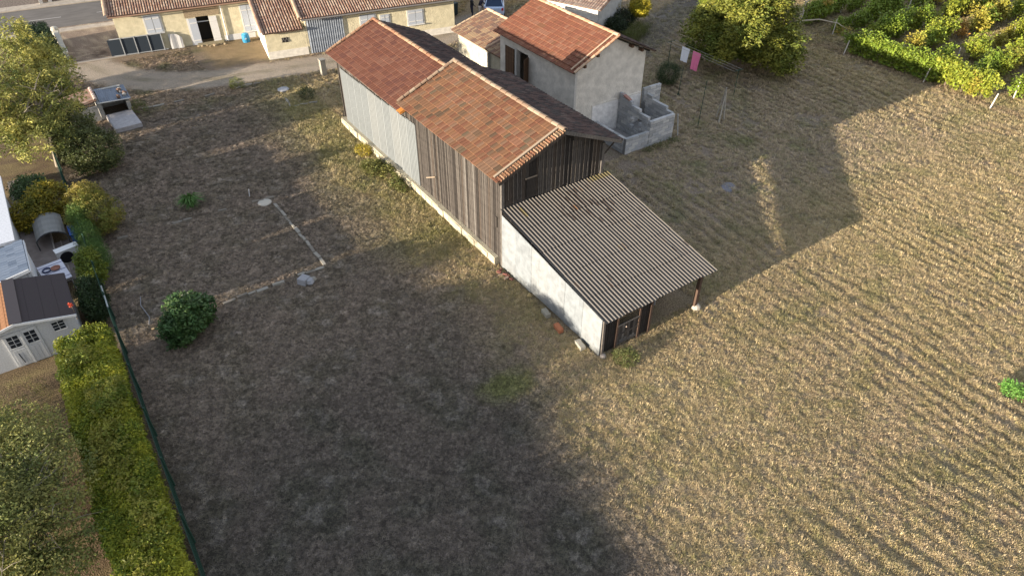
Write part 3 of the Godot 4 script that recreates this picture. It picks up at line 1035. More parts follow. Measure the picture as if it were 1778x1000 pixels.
func shed_sheet(w: float, l: float, pitch: float, x0: float, z0: float) -> ArrayMesh:
	var st := begin()
	var per := 8
	var nx := int(round(w / pitch)) * per
	var rows := 5
	for j in rows:
		for i in nx:
			var p := []
			for q in [[i, j + 1], [i + 1, j + 1], [i + 1, j], [i, j]]:
				var x: float = w * q[0] / nx
				p.append(Vector3(x, 0.031 * cos((x0 + x) / pitch * TAU), l * q[1] / rows))
			var gx: float = x0 + p[0].x
			var gz: float = z0 + p[0].z
			var crest := cos((gx + w / nx * 0.5) / pitch * TAU) * 0.5 + 0.5  # sun and shade stripes painted in: pale crests, dark channels
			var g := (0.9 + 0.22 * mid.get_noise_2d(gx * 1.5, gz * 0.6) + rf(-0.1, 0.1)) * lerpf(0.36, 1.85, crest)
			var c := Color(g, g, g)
			var blotch := 0.6 * mid.get_noise_2d(gx * 2.4 + 11.0, gz * 2.4) + 0.9 * small.get_noise_2d(gx * 3.3, gz * 2.6) + rf(-0.15, 0.15)
			var near_dirt := clampf(1.0 - Vector2((gx - 3.6) * 0.8, (gz - 1.5) * 0.9).length() / 2.1, 0, 1)
			c = c.lerp(Color(0.33, 0.27, 0.25), clampf((blotch + near_dirt * 0.68 - 0.4) * 2.0, 0, 0.85))
			var orange := small.get_noise_2d(gx * 1.7 + 40.0, gz * 1.7 + 9.0)
			var top := clampf(1.0 - gz / 1.1, 0, 1) * smoothstep(1.9, 4.6, gx) * 0.6 + (0.7 if gz < 0.5 and gx > 5.0 else 0.0) + (0.55 if gx < 0.5 and gz < 0.6 else 0.0)
			if Vector2(gx - 0.78, (gz - 0.75) * 0.5).length() < 0.14 or Vector2(gx - 4.6, gz - 3.7).length() < 0.16:
				top += 0.8
			c = c.lerp(Color(1.7, 0.85, 0.42), clampf((orange + top - 0.5) * 3.2, 0, 0.85))
			if gz > 6.7:
				c = c * 1.05
			quad(st, p[0], p[1], p[2], p[3], c)
	return done(st)


# ---------------------------------------------------------------- the rendered barn and the block pen behind
func make_rendered_barn() -> void:
	var x0 := 10.07
	var wid := 5.27
	var b := thing("rendered_barn", "tall grey rendered barn with orange tile roof and open wooden door leaves", "barn", P(x0, 7.74))
	var grey := mat(Color(0.60, 0.56, 0.49), 0.95, "blot", Vector3.ONE * 0.35, "rough", 0.4)
	var pale := mat(Color(0.70, 0.68, 0.65), 0.95, "blot", Vector3.ONE * 0.6, "rough", 0.3)
	var edge := mat(Color(0.5, 0.48, 0.44), 0.95, "fine", Vector3.ONE)
	var dark := mat(Color(0.03, 0.026, 0.022), 0.95)
	var salmon := tones([Color(0.168, 0.070, 0.042), Color(0.191, 0.080, 0.046), Color(0.202, 0.090, 0.054), Color(0.180, 0.072, 0.044), Color(0.213, 0.103, 0.065), Color(0.163, 0.078, 0.044)])
	var cap := tones([Color(0.40, 0.26, 0.165), Color(0.36, 0.21, 0.13), Color(0.42, 0.3, 0.2)])
	# left wall with its door opening at z = -4.6 .. -5.8
	var h := 4.5
	part(b, "side_wall", solid(Vector3(0.25, h, 4.33)), grey, Transform3D(Basis(), Vector3(0.125, h * 0.5, -2.415)))
	part(b, "side_wall", solid(Vector3(0.25, h, 1.63)), grey, Transform3D(Basis(), Vector3(0.125, h * 0.5, -6.595)))
	part(b, "lintel", solid(Vector3(0.25, h - 3.85, 1.2)), grey, Transform3D(Basis(), Vector3(0.125, (h + 3.85) * 0.5, -5.18)))
	part(b, "inner_dark", solid(Vector3(0.05, 3.85, 1.3)), dark, Transform3D(Basis(), Vector3(1.6, 1.92, -5.18)))
	part(b, "side_wall", solid(Vector3(0.25, h, 7.16)), grey, Transform3D(Basis(), Vector3(wid - 0.125, h * 0.5, -3.83)))
	var gw := part(b, "gable_wall", prism(gable_shell(4.5, 5.78, wid), 0.25), grey)
	part(b, "gable_wall", prism(gable_shell(4.5, 5.78, wid), 0.25), grey, Transform3D(Basis(), Vector3(0, 0, -7.41)))
	box(gw, "limewashed_band", pale, Vector3(3.35, 1.0, 0.012), Vector3(3.84, 2.0, 0.03))
	for i in 7:
		box(gw, "band_ledge", grey, Vector3(1.6 + i * 0.56, 2.02 - 0.01 * i, 0.02), Vector3(rf(0.4, 0.57), 0.05, 0.06))
	box(gw, "corner_render", edge, Vector3(0.075, 2.2, 0.014), Vector3(0.16, 4.4, 0.03))
	# door leaves, folded back on the wall
	var old := [mat(Color(0.13, 0.075, 0.045), 0.85, "grain", Vector3(9, 0.35, 9)), mat(Color(0.16, 0.095, 0.055), 0.85, "grain", Vector3(9, 0.35, 9))]
	var leaf := part(b, "door_leaf", solid(Vector3(0.03, 3.75, 0.96)), old[0], Transform3D(Basis(), Vector3(-0.05, 1.92, -6.5)))
	for i in 6:
		box(leaf, "plank", old[i % 2], Vector3(-0.025, 0, -0.4 + i * 0.16), Vector3(0.02, 3.74, 0.145))
	leaf = part(b, "door_leaf", solid(Vector3(0.6, 3.75, 0.04)), old[1], Transform3D(Basis.from_euler(Vector3(0, 0.5, 0)), Vector3(-0.24, 1.9, -4.42)))
	for i in 4:
		box(leaf, "plank", old[i % 2], Vector3(-0.22 + i * 0.15, 0, 0.026), Vector3(0.135, 3.74, 0.02))
	box(b, "door_jamb", edge, Vector3(-0.012, 1.95, -5.86), Vector3(0.05, 3.9, 0.16))
	two_slopes(b, -0.38, 7.75, 0.0, wid, 4.53, 5.985, 0.41, salmon, 0.205, 0.345, 300, 1.4, 80.0, cap, true)
	var a0 := Vector3(wid * 0.5, 6.03, 0.42)
	var a1 := Vector3(-0.41, 4.57, 0.42)
	caps(b, "verge_tile", a1, a0, 9, 0.17, cap)
	box(b, "verge_mortar", cap[2], a0.lerp(a1, 0.5) + Vector3(0, 0.04, -0.36), Vector3(3.3, 0.06, 0.09), Vector3(0, 0, atan2(1.46, 3.045)))
	for x in [0.45, 1.35, 3.9, 4.7]:
		box(b, "purlin_end", old[0], Vector3(x, 5.88 - absf(x - wid * 0.5) * 0.48 - 0.14, 0.15), Vector3(0.14, 0.16, 0.36))
	box(b, "ridge_block", edge, Vector3(wid * 0.5, 6.08, -7.6), Vector3(0.3, 0.3, 0.3))


func blocks(parent: Node3D, from: Vector3, dir: Vector3, length: float, height_a: float, height_b: float, thick: float, m: Array, skip := Rect2()) -> void:
	# courses of hollow concrete blocks, 0.5 by 0.2, laid in half bond
	var rows := int(ceil(maxf(height_a, height_b) / 0.2))
	var turn := atan2(-dir.z, dir.x)
	for j in rows:
		var x := -0.25 if j % 2 else 0.0
		while x < length - 0.04:
			var s := maxf(x, 0.0)
			var e := minf(x + 0.5, length)
			x += 0.5
			var c := (s + e) * 0.5
			if (j + 0.6) * 0.2 > lerpf(height_a, height_b, c / length) + 0.02 or e - s < 0.06:
				continue
			if skip.has_area() and skip.has_point(Vector2(c, j * 0.2 + 0.1)):
				continue
			box(parent, "block", m[rng.randi() % m.size()], from + dir * c + Vector3(0, j * 0.2 + 0.1, 0) + Vector3(rf(-0.006, 0.006), 0, rf(-0.006, 0.006)), Vector3(e - s - 0.018, 0.18, thick), Vector3(0, turn, 0))


func make_block_pen() -> void:
	var b := thing("block_pen", "roofless pen of grey concrete blocks built against the rendered barn", "pen", P(11.75, 4.95))
	var m := []
	for c in [Color(0.40, 0.40, 0.395), Color(0.32, 0.325, 0.32), Color(0.47, 0.465, 0.45), Color(0.36, 0.37, 0.375)]:
		m.append(mat(c, 0.95, "fine", Vector3.ONE * 2.2, "rough", 0.5))
	var mortar := mat(Color(0.17, 0.168, 0.16), 0.95)
	var w := part(b, "front_wall", solid(Vector3(3.72, 0.96, 0.14)), mortar, Transform3D(Basis(), Vector3(1.88, 0.48, 0)))
	blocks(w, Vector3(-1.86, -0.48, 0.0), Vector3.RIGHT, 1.8, 1.0, 1.0, 0.19, m)
	blocks(w, Vector3(-0.06, -0.48, 0.0), Vector3.RIGHT, 1.93, 1.6, 1.52, 0.2, m)
	w = part(b, "right_wall", solid(Vector3(0.14, 1.4, 2.6)), mortar, Transform3D(Basis(), Vector3(3.75, 0.7, -1.35)))
	blocks(w, Vector3(0.0, -0.7, 1.25), Vector3(0, 0, -1), 2.3, 1.52, 2.1, 0.19, m)
	w = part(b, "divider_wall", solid(Vector3(0.12, 0.6, 2.6)), mortar, Transform3D(Basis(), Vector3(1.85, 0.3, -1.4)))
	blocks(w, Vector3(0.0, -0.3, 1.3), Vector3(0, 0, -1), 2.6, 1.7, 2.35, 0.19, m, Rect2(0.75, 0.6, 0.6, 0.85))
	box(w, "coping_brick", mat(Color(0.36, 0.2, 0.16), 0.95, "fine", Vector3.ONE * 2), Vector3(0, 1.98, -0.75), Vector3(0.2, 0.09, 0.7), Vector3(0.22, 0, 0))
	w = part(b, "left_wall", solid(Vector3(0.14, 0.9, 2.6)), mortar, Transform3D(Basis(), Vector3(0.08, 0.45, -1.4)))
	blocks(w, Vector3(0.0, -0.45, 1.3), Vector3(0, 0, -1), 2.6, 1.0, 1.0, 0.19, m)
	w = part(b, "back_wall", solid(Vector3(1.5, 1.2, 0.12)), mortar, Transform3D(Basis(), Vector3(4.4, 0.6, -2.7)))
	blocks(w, Vector3(-0.72, -0.6, 0.0), Vector3.RIGHT, 1.4, 2.1, 2.1, 0.19, m)
	box(b, "floor", mat(Color(0.28, 0.27, 0.26), 0.95, "blot", Vector3.ONE), Vector3(1.9, 0.03, -1.4), Vector3(3.6, 0.06, 2.6))
	var t := thing("leaning_board", "grey board propped against the right corner of the concrete block pen", "board", P(15.9, 4.95))
	part(t, "board", prism(PackedVector2Array([Vector2(-0.06, 0), Vector2(0.06, 0), Vector2(0.06, 1.6), Vector2(-0.06, 1.6)]), 0.03), mat(Color(0.4, 0.4, 0.38), 0.9, "grain", Vector3(4, 0.5, 4)), Transform3D(Basis.from_euler(Vector3(0, 0.3, 0.27)), Vector3(0.2, 0, 0.02)))


# ---------------------------------------------------------------- lesser roofs: annex, house beyond, well shed
func make_small_roofs() -> void:
	var wall := mat(Color(0.36, 0.335, 0.26), 0.95, "blot", Vector3.ONE * 0.5)
	var pink := tones([Color(0.27, 0.175, 0.11), Color(0.23, 0.13, 0.085), Color(0.18, 0.115, 0.085), Color(0.31, 0.215, 0.13), Color(0.25, 0.15, 0.095)])
	var under := mat(Color(0.14, 0.09, 0.065), 0.95)
	var b := thing("lean_to_annex", "small cream annex with mottled pink tile roof beside the rendered barn", "annex", P(10.9, 15.5))
	part(b, "wall", solid(Vector3(0.2, 2.2, 6.5)), wall, Transform3D(Basis(), Vector3(0.1, 1.1, -3.25)))
	part(b, "wall", solid(Vector3(2.6, 2.3, 0.2)), wall, Transform3D(Basis(), Vector3(1.3, 1.15, -6.6)))
	part(b, "wall", solid(Vector3(0.2, 2.6, 6.5)), wall, Transform3D(Basis(), Vector3(2.6, 1.3, -3.25)))
	box(b, "corner_pier", mat(Color(0.42, 0.4, 0.34), 0.95, "fine", Vector3.ONE), Vector3(-0.05, 1.05, -2.6), Vector3(0.25, 2.1, 0.3))
	var rise := atan2(0.85, 3.1)
	var down := Vector3(-cos(rise), -sin(rise), 0)
	var l := 3.22
	var norm := down.cross(Vector3(0, 0, 1)).normalized()
	var roof := part(b, "roof", solid(Vector3(7.2, 0.05, l)), under, Transform3D(Basis(Vector3(0, 0, 1), norm, down), Vector3(1.25, 2.72, -3.55)))
	var mesh := [barrel_mesh(0.17, 0.44), barrel_mesh(0.165, 0.42)]
	tiling(roof, Vector3(-3.5, 0.03, -l * 0.5), Vector3.RIGHT, Vector3(0, 0, 1), 38, 8, 0.19, 0.4, mesh, pink, 300, 1.6, 21.0)
	caps(roof, "verge_tile", Vector3(0.95, 0.1, l * 0.5), Vector3(0.95, 0.1, -l * 0.5), 8, 0.2, tones([Color(0.42, 0.29, 0.19), Color(0.38, 0.25, 0.17)]))
	caps(roof, "ridge_tile", Vector3(-3.6, 0.08, -l * 0.5), Vector3(3.5, 0.08, -l * 0.5), 16, 0.24, tones([Color(0.44, 0.34, 0.22), Color(0.42, 0.31, 0.21)]))
	caps(roof, "verge_tile", Vector3(-3.55, 0.08, l * 0.5), Vector3(-3.55, 0.08, -l * 0.5), 8, 0.18, tones([Color(0.42, 0.31, 0.2)]))

	# the house beyond the rendered barn, only its eave corner in view
	var t := thing("far_outbuilding", "pale outbuilding with scalloped tile eave just beyond the rendered barn's ridge", "outbuilding", P(22.0, 19.84), -67.3)
	var paint := mat(Color(0.5, 0.49, 0.46), 0.95, "blot", Vector3.ONE * 0.5)
	part(t, "wall", solid(Vector3(4.6, 2.35, 0.2)), paint, Transform3D(Basis(), Vector3(-2.6, 1.17, -0.4)))
	part(t, "wall", solid(Vector3(0.2, 2.5, 4.0)), paint, Transform3D(Basis(), Vector3(-0.4, 1.25, -2.4)))
	part(t, "wall", solid(Vector3(0.2, 2.5, 4.0)), paint, Transform3D(Basis(), Vector3(-4.8, 1.25, -2.4)))
	var rb := Basis(Vector3.RIGHT, Vector3(0, cos(0.27), sin(0.27)), Vector3(0, -sin(0.27), cos(0.27)))
	var rr := part(t, "roof", solid(Vector3(5.0, 0.05, 4.6)), under, Transform3D(rb, Vector3(-2.4, 2.98, -2.2)))
	tiling(rr, Vector3(-2.4, 0.03, -2.3), Vector3.RIGHT, Vector3(0, 0, 1), 23, 11, 0.215, 0.42, [barrel_mesh(0.19, 0.46)], tones([Color(0.33, 0.25, 0.2), Color(0.27, 0.19, 0.15), Color(0.38, 0.3, 0.24)]), 260, 1.5, 12.0)
	box(rr, "parapet", mat(Color(0.55, 0.5, 0.42), 0.95), Vector3(-2.5, 0.12, 0), Vector3(0.25, 0.25, 4.6))

	# the well shed on the lawn's far left
	var s := thing("well_shed", "little stone well shed with slate coloured sheet and clay tiles on its roof", "shed", P(-12.45, 26.55))
	var stone := mat(Color(0.36, 0.35, 0.32), 0.95, "blot", Vector3.ONE, "rough", 0.6)
	part(s, "wall", solid(Vector3(0.25, 1.05, 2.0)), stone, Transform3D(Basis(), Vector3(0.0, 0.52, -1.0)))
	part(s, "wall", solid(Vector3(0.22, 0.85, 2.0)), stone, Transform3D(Basis(), Vector3(1.62, 0.42, -1.0)))
	part(s, "wall", solid(Vector3(1.6, 1.2, 0.2)), stone, Transform3D(Basis(), Vector3(0.8, 0.6, -1.95)))
	var slate := mat(Color(0.17, 0.2, 0.25), 0.6, "fine", Vector3.ONE * 1.5)
	var sb := Basis.from_euler(Vector3(0.06, 0, -0.05))
	part(s, "roof_sheet", wave_sheet(1.75, 2.2, 0.12, 0.012, 6, 3, 4.0, 0), mat(Color(0.17, 0.2, 0.25), 0.6, "fine", Vector3.ONE * 1.5, "", 1.0, true), Transform3D(sb, Vector3(0.1, 1.22, -2.1)))
	box(s, "roof_lath", mat(Color(0.5, 0.49, 0.45), 0.9), Vector3(0.85, 1.07, 0.11), Vector3(1.8, 0.05, 0.05), Vector3(0, 0, -0.05))
	var tr := part(s, "tile_roof", solid(Vector3(2.0, 0.05, 2.1)), under, Transform3D(Basis.from_euler(Vector3(0, 0, 0.16)), Vector3(-1.05, 1.12, -1.0)))
	tiling(tr, Vector3(1.0, 0.03, -1.0), Vector3(0, 0, 1), Vector3(-1, 0, 0), 10, 5, 0.2, 0.4, [barrel_mesh(0.18, 0.44)], tones([Color(0.36, 0.26, 0.21), Color(0.3, 0.19, 0.14), Color(0.25, 0.19, 0.15)]), 60, 2.0, 5.0)
	caps(tr, "verge_tile", Vector3(0.98, 0.08, -1.05), Vector3(0.98, 0.08, 1.05), 6, 0.22, tones([Color(0.42, 0.33, 0.28), Color(0.36, 0.24, 0.2)]))
	part(s, "wall", solid(Vector3(1.6, 0.95, 0.2)), stone, Transform3D(Basis(), Vector3(-0.95, 0.47, 0.0)))
	for i in 9:
		part(s, "rubble_stone", lumpy(rf(0.08, 0.16), 30 + i), under if i % 3 else stone, Transform3D(Basis(), Vector3(1.3 + rf(-0.15, 0.4), 1.16 + rf(-0.03, 0.04), -1.4 + i * 0.16)))
	t = thing("concrete_slab", "square grey concrete slab lying in front of the small well shed", "slab", P(-11.5, 25.4), 3.0)
	box(t, "slab", mat(Color(0.36, 0.345, 0.345), 0.95, "blot", Vector3.ONE * 0.9, "rough", 0.5), Vector3(0, 0.12, 0), Vector3(1.55, 0.26, 2.45))
	box(t, "slab_joint", mat(Color(0.26, 0.25, 0.25), 0.95), Vector3(-0.72, 0.13, 0), Vector3(0.05, 0.27, 2.47))


func lumpy(r: float, sd: int) -> ArrayMesh:
	# an irregular stone
	var st := begin()
	var n := 7
	var rows := 4
	var at := func(i: int, j: int) -> Vector3:
		var a := TAU * (i % n) / n
		var b := PI * j / rows - PI / 2
		var d := Vector3(cos(a) * cos(b), sin(b) * 0.75, sin(a) * cos(b))
		return d * r * (1.0 + 0.35 * small.get_noise_3d(d.x * 1.1 + sd * 7.3, d.y * 1.1, d.z * 1.1))
	for j in rows:
		for i in n:
			quad(st, at.call(i + 1, j), at.call(i, j), at.call(i, j + 1), at.call(i + 1, j + 1))
	return done(st)


# ---------------------------------------------------------------- the farmhouse at the back
func shutter_pair(wall: Node3D, x0: float, x1: float, y0: float, y1: float, m: Material, frame: Material, z := 0.03) -> void:
	var w := (x1 - x0) * 0.5
	for k in 2:
		var s := part(wall, "shutter", solid(Vector3(w - 0.03, y1 - y0, 0.035)), m, Transform3D(Basis(), Vector3(x0 + w * (k + 0.5), (y0 + y1) * 0.5, z)))
		for y in [0.3, -0.3]:
			box(s, "batten", frame, Vector3(0, y * (y1 - y0), 0.026), Vector3(w - 0.08, 0.07, 0.02))
	box(wall, "sill", frame, Vector3((x0 + x1) * 0.5, y0 - 0.05, 0.06), Vector3(x1 - x0 + 0.16, 0.08, 0.14))
	for x in [x0 - 0.05, x1 + 0.05]:
		box(wall, "window_surround", frame, Vector3(x, (y0 + y1) * 0.5, 0.012), Vector3(0.09, y1 - y0, 0.03))


func make_farmhouse() -> void:
	var cream := mat(Color(0.56, 0.50, 0.34), 0.95, "blot", Vector3.ONE * 0.4, "rough", 0.3)
	var paler := mat(Color(0.62, 0.58, 0.5), 0.95, "blot", Vector3.ONE * 0.7)
	var white := mat(Color(0.60, 0.59, 0.56), 0.85, "fine", Vector3.ONE)
	var blue := mat(Color(0.40, 0.43, 0.47), 0.7, "fine", Vector3.ONE * 1.5)
	var steel := mat(Color(0.36, 0.40, 0.45), 0.5, "grain", Vector3(3, 0.2, 3), "", 1.0, true)
	var bare := mat(Color(0.36, 0.28, 0.18), 0.95, "ground", Vector3.ONE * 0.8, "rough", 1.0)
	var dark := mat(Color(0.02, 0.018, 0.016), 0.9)
	var under := mat(Color(0.075, 0.045, 0.035), 0.95)
	var canal := tones([Color(0.31, 0.21, 0.155), Color(0.26, 0.16, 0.115), Color(0.36, 0.26, 0.19), Color(0.29, 0.18, 0.12)])
	var zinc := mat(Color(0.15, 0.14, 0.13), 0.5)
	var b := thing("farmhouse", "long cream farmhouse with clay barrel tile roofs and grey shutters behind the barns", "house", P(-0.5, 30.4), -10.0)
	var slope := 0.29
	var rise := atan(slope)

	# left wing
	var t := -5.32
	var w := part(b, "front_wall", solid(Vector3(5.52, 2.85, 0.3)), cream, Transform3D(Basis(), Vector3(-6.99, 1.425, t - 0.15)))
	var wi := Vector3(6.99, -1.425, 0.15)
	shutter_pair(holder(w, "x", Transform3D(Basis(), wi)), -7.72, -6.68, 1.32, 2.6, blue, white)
	_lift(w)
	w = part(b, "front_wall", solid(Vector3(3.4, 2.85, 0.3)), cream, Transform3D(Basis(), Vector3(-1.62, 1.425, t - 0.15)))
	var h := holder(w, "x", Transform3D(Basis(), Vector3(1.62, -1.425, 0.15)))
	shutter_pair(h, -0.88, 0.02, 0.55, 2.5, blue, white)
	box(h, "white_base", white, Vector3(-1.35, 0.22, 0.012), Vector3(2.3, 0.44, 0.03))
	part(h, "downpipe", rod(Vector3(-2.3, 0, 0.07), Vector3(-2.3, 2.7, 0.07), 0.045), white)
	_lift(w)
	w = part(b, "door_lintel", solid(Vector3(0.9, 0.8, 0.3)), cream, Transform3D(Basis(), Vector3(-3.775, 2.45, t - 0.15)))
	part(b, "bare_stone_lintel", solid(Vector3(2.5, 0.6, 0.05)), bare, Transform3D(Basis(), Vector3(-3.72, 2.36, t + 0.01)))
	part(b, "dark_hall", solid(Vector3(1.2, 2.1, 0.05)), dark, Transform3D(Basis(), Vector3(-3.775, 1.05, t - 1.0)))
	box(b, "door_transom", blue, Vector3(-3.775, 1.62, t - 0.2), Vector3(0.85, 0.06, 0.05))
	for q in [[-4.48, 0.55], [-3.04, 0.55]]:
		var s := part(b, "door_shutter", solid(Vector3(q[1], 1.97, 0.04)), blue if q[0] < -4 else white, Transform3D(Basis(), Vector3(q[0], 1.0, t + 0.035)))
		for y in [0.65, -0.65]:
			box(s, "batten", white, Vector3(0, y, 0.03), Vector3(q[1] - 0.06, 0.08, 0.02))
	box(b, "door_surround", white, Vector3(-4.82, 1.0, t + 0.01), Vector3(0.16, 2.0, 0.04))
	var step := part(b, "doorstep", solid(Vector3(1.9, 0.14, 0.5)), mat(Color(0.31, 0.26, 0.16), 0.95, "ground", Vector3.ONE), Transform3D(Basis(), Vector3(-3.6, 0.06, t + 0.27)))
	for i in 7:
		part(step, "stone", lumpy(rf(0.07, 0.19), 60 + i), bare, Transform3D(Basis(), Vector3(-1.0 + i * 0.33 + rf(-0.12, 0.12), -0.03, 0.3 + rf(-0.14, 0.25))))
	part(b, "side_wall", solid(Vector3(0.3, 2.85, 8.0)), white, Transform3D(Basis(), Vector3(-9.6, 1.425, t - 4.3)))
	roof_wing(b, -10.05, 0.35, t + 0.38, 2.92, rise, 9.0, canal, under, 0.174, 300)
	caps(b, "verge_tile", Vector3(-10.1, 3.0, t + 0.4), Vector3(-10.1, 3.0 + 2.4, t + 0.4 - 8.3), 20, 0.24, tones([Color(0.40, 0.29, 0.2), Color(0.36, 0.25, 0.17)]))

	# annex and right wing
	w = part(b, "front_wall", solid(Vector3(2.95, 1.85, 0.3)), cream, Transform3D(Basis(), Vector3(1.475, 0.925, -0.15)))
	h = holder(w, "x", Transform3D(Basis(), Vector3(-1.475, -0.925, 0.15)))
	box(h, "white_base", paler, Vector3(1.47, 0.28, 0.012), Vector3(2.9, 0.56, 0.03))
	var vent := box(h, "vent_grille", dark, Vector3(1.37, 1.28, 0.012), Vector3(0.46, 0.34, 0.03))
	for i in 4:
		box(h, "vent_bar", zinc, Vector3(1.2 + i * 0.113, 1.28, 0.035), Vector3(0.03, 0.34, 0.02), Vector3(0, 0, 0.5 if i % 2 else -0.5))
	_lift(w)
	part(b, "side_wall", solid(Vector3(0.3, 2.0, 5.3)), white, Transform3D(Basis(), Vector3(0.15, 1.0, -2.96)))
	part(b, "step_wall", solid(Vector3(0.25, 2.9, 5.0)), cream, Transform3D(Basis(), Vector3(2.93, 1.45, -2.9)))
	roof_wing(b, -0.15, 2.75, 0.3, 1.97, atan(0.25), 5.6, canal, under, 0.19, 140)
	caps(b, "verge_tile", Vector3(-0.2, 2.02, 0.3), Vector3(-0.2, 3.4, -5.2), 13, 0.22, tones([Color(0.40, 0.25, 0.17), Color(0.36, 0.22, 0.15)]))
	w = part(b, "front_wall", solid(Vector3(11.6, 2.62, 0.3)), cream, Transform3D(Basis(), Vector3(8.77, 1.31, -0.15)))
	h = holder(w, "x", Transform3D(Basis(), Vector3(-8.77, -1.31, 0.15)))
	var shm := rib_sheet(0.68, 2.42)
	for i in 4:
		part(h, "metal_door_sheet", shm, steel, Transform3D(Basis(), Vector3(3.06 + i * 0.675, 0.02, 0.03 + 0.006 * (i % 2))))
	shutter_pair(h, 7.1, 8.2, 0.4, 2.3, blue, white)
	shutter_pair(h, 8.65, 9.3, 1.05, 2.12, blue, white)
	shutter_pair(h, 10.8, 11.98, 1.1, 2.17, blue, white)
	box(h, "white_base", paler, Vector3(10.2, 0.25, 0.012), Vector3(8.6, 0.5, 0.03))
	_lift(w)
	part(b, "side_wall", solid(Vector3(0.3, 2.62, 8.0)), cream, Transform3D(Basis(), Vector3(14.41, 1.31, -4.3)))
	roof_wing(b, 2.65, 14.95, 0.4, 2.7, rise, 9.0, canal, under, 0.19, 300)
	caps(b, "verge_tile", Vector3(2.62, 2.78, 0.38), Vector3(2.62, 5.1, -7.9), 20, 0.24, tones([Color(0.42, 0.31, 0.21), Color(0.38, 0.26, 0.17)]))
	part(b, "gutter", rod(Vector3(2.7, 2.62, 0.45), Vector3(14.9, 2.62, 0.45), 0.06), zinc)
	part(b, "gutter", rod(Vector3(-10.0, 2.84, t + 0.44), Vector3(0.0, 2.84, t + 0.44), 0.05), mat(Color(0.24, 0.15, 0.1), 0.7))
	box(b, "rooflight", mat(Color(0.3, 0.36, 0.42), 0.2), Vector3(6.6, 2.7 + 0.29 * 2.9, -2.5), Vector3(0.6, 0.06, 0.8), Vector3(rise, 0, 0))

	# sliding gate parked along the front, its rail and the low wall
	var g := thing("sliding_gate", "dark panelled sliding gate on a pale frame standing open along the farmhouse wall", "gate", P(-9.42, 37.15), -10.0)
	var panel := mat(Color(0.028, 0.036, 0.045), 0.35)
	var alu := mat(Color(0.3, 0.31, 0.31), 0.5)
	for i in 4:
		box(g, "panel", panel, Vector3(-0.25 + 0.5 + (i - 0.5) * 0.92, 0.69, 0), Vector3(0.86, 1.16, 0.04))
		box(g, "post", alu, Vector3(0.25 + i * 0.92 + 0.25 - 0.46 + 0.22, 0.68, 0.03), Vector3(0.06, 1.3, 0.06))
	for y in [0.09, 1.29]:
		box(g, "frame_bar", alu, Vector3(1.4, y, 0.01), Vector3(3.75, 0.05, 0.06))
	var ws := thing("curved_white_panel", "curved white panel leaning at the right end of the dark sliding gate", "panel", P(-5.95, 36.6), -10.0)
	var st := begin()
	for i in 6:
		var a := i / 6.0
		var c := (i + 1) / 6.0
		var za := 0.02 * sin(a * 9.0)
		var zc := 0.02 * sin(c * 9.0)
		quad(st, Vector3(a * 0.9, 0.02, za + 0.05), Vector3(c * 0.9, 0.02, zc + 0.05), Vector3(c * 0.9, 1.12 - 0.35 * c * c * c, zc - 0.03), Vector3(a * 0.9, 1.12 - 0.35 * a * a * a, za - 0.03))
	part(ws, "panel", done(st), mat(Color(0.42, 0.41, 0.39), 0.6))
	box(ws, "prop", alu, Vector3(0.5, 0.5, 0.3), Vector3(0.05, 1.05, 0.05), Vector3(0.15, 0, 0))
	var rail := thing("gate_rail", "pale concrete rail of the sliding gate laid across the drive entrance", "rail", P(-10.9, 37.36), -6.0)
	box(rail, "sill", mat(Color(0.37, 0.33, 0.28), 0.95, "fine", Vector3.ONE), Vector3(0.9, 0.03, 0), Vector3(5.6, 0.08, 0.2))
	box(rail, "track", zinc, Vector3(0.9, 0.08, 0), Vector3(5.6, 0.025, 0.04))
	var lw := thing("low_white_wall", "low white rendered wall with a round topped pier beside the drive entrance", "wall", P(-12.85, 37.5))
	box(lw, "wall", white, Vector3(0, 0.42, -2.8), Vector3(0.24, 0.84, 5.4))
	box(lw, "coping", mat(Color(0.38, 0.36, 0.3), 0.9), Vector3(0, 0.87, -2.8), Vector3(0.34, 0.08, 5.5))
	part(lw, "pier", lathe([Vector2(0, 1.16), Vector2(0.2, 1.12), Vector2(0.27, 1.02), Vector2(0.27, 0)], 12), mat(Color(0.38, 0.36, 0.3), 0.9), Transform3D(Basis(), Vector3(0, 0, -5.6)))
	var tank := thing("blue_water_butt", "round blue water butt with pale lid badge by the recessed house wall", "water butt", P(-0.75, 35.0))
	var bm := mat(Color(0.03, 0.17, 0.30), 0.4)
	part(tank, "drum", lathe([Vector2(0, 0.62), Vector2(0.24, 0.62), Vector2(0.27, 0.58), Vector2(0.29, 0.4), Vector2(0.3, 0.25), Vector2(0.27, 0.0)], 14), bm)
	part(tank, "lid", lathe([Vector2(0, 0.68), Vector2(0.16, 0.67), Vector2(0.2, 0.62)], 14), mat(Color(0.07, 0.3, 0.45), 0.4))
	box(tank, "badge", mat(Color(0.45, 0.5, 0.52), 0.5), Vector3(-0.08, 0.32, 0.29), Vector3(0.14, 0.1, 0.02))


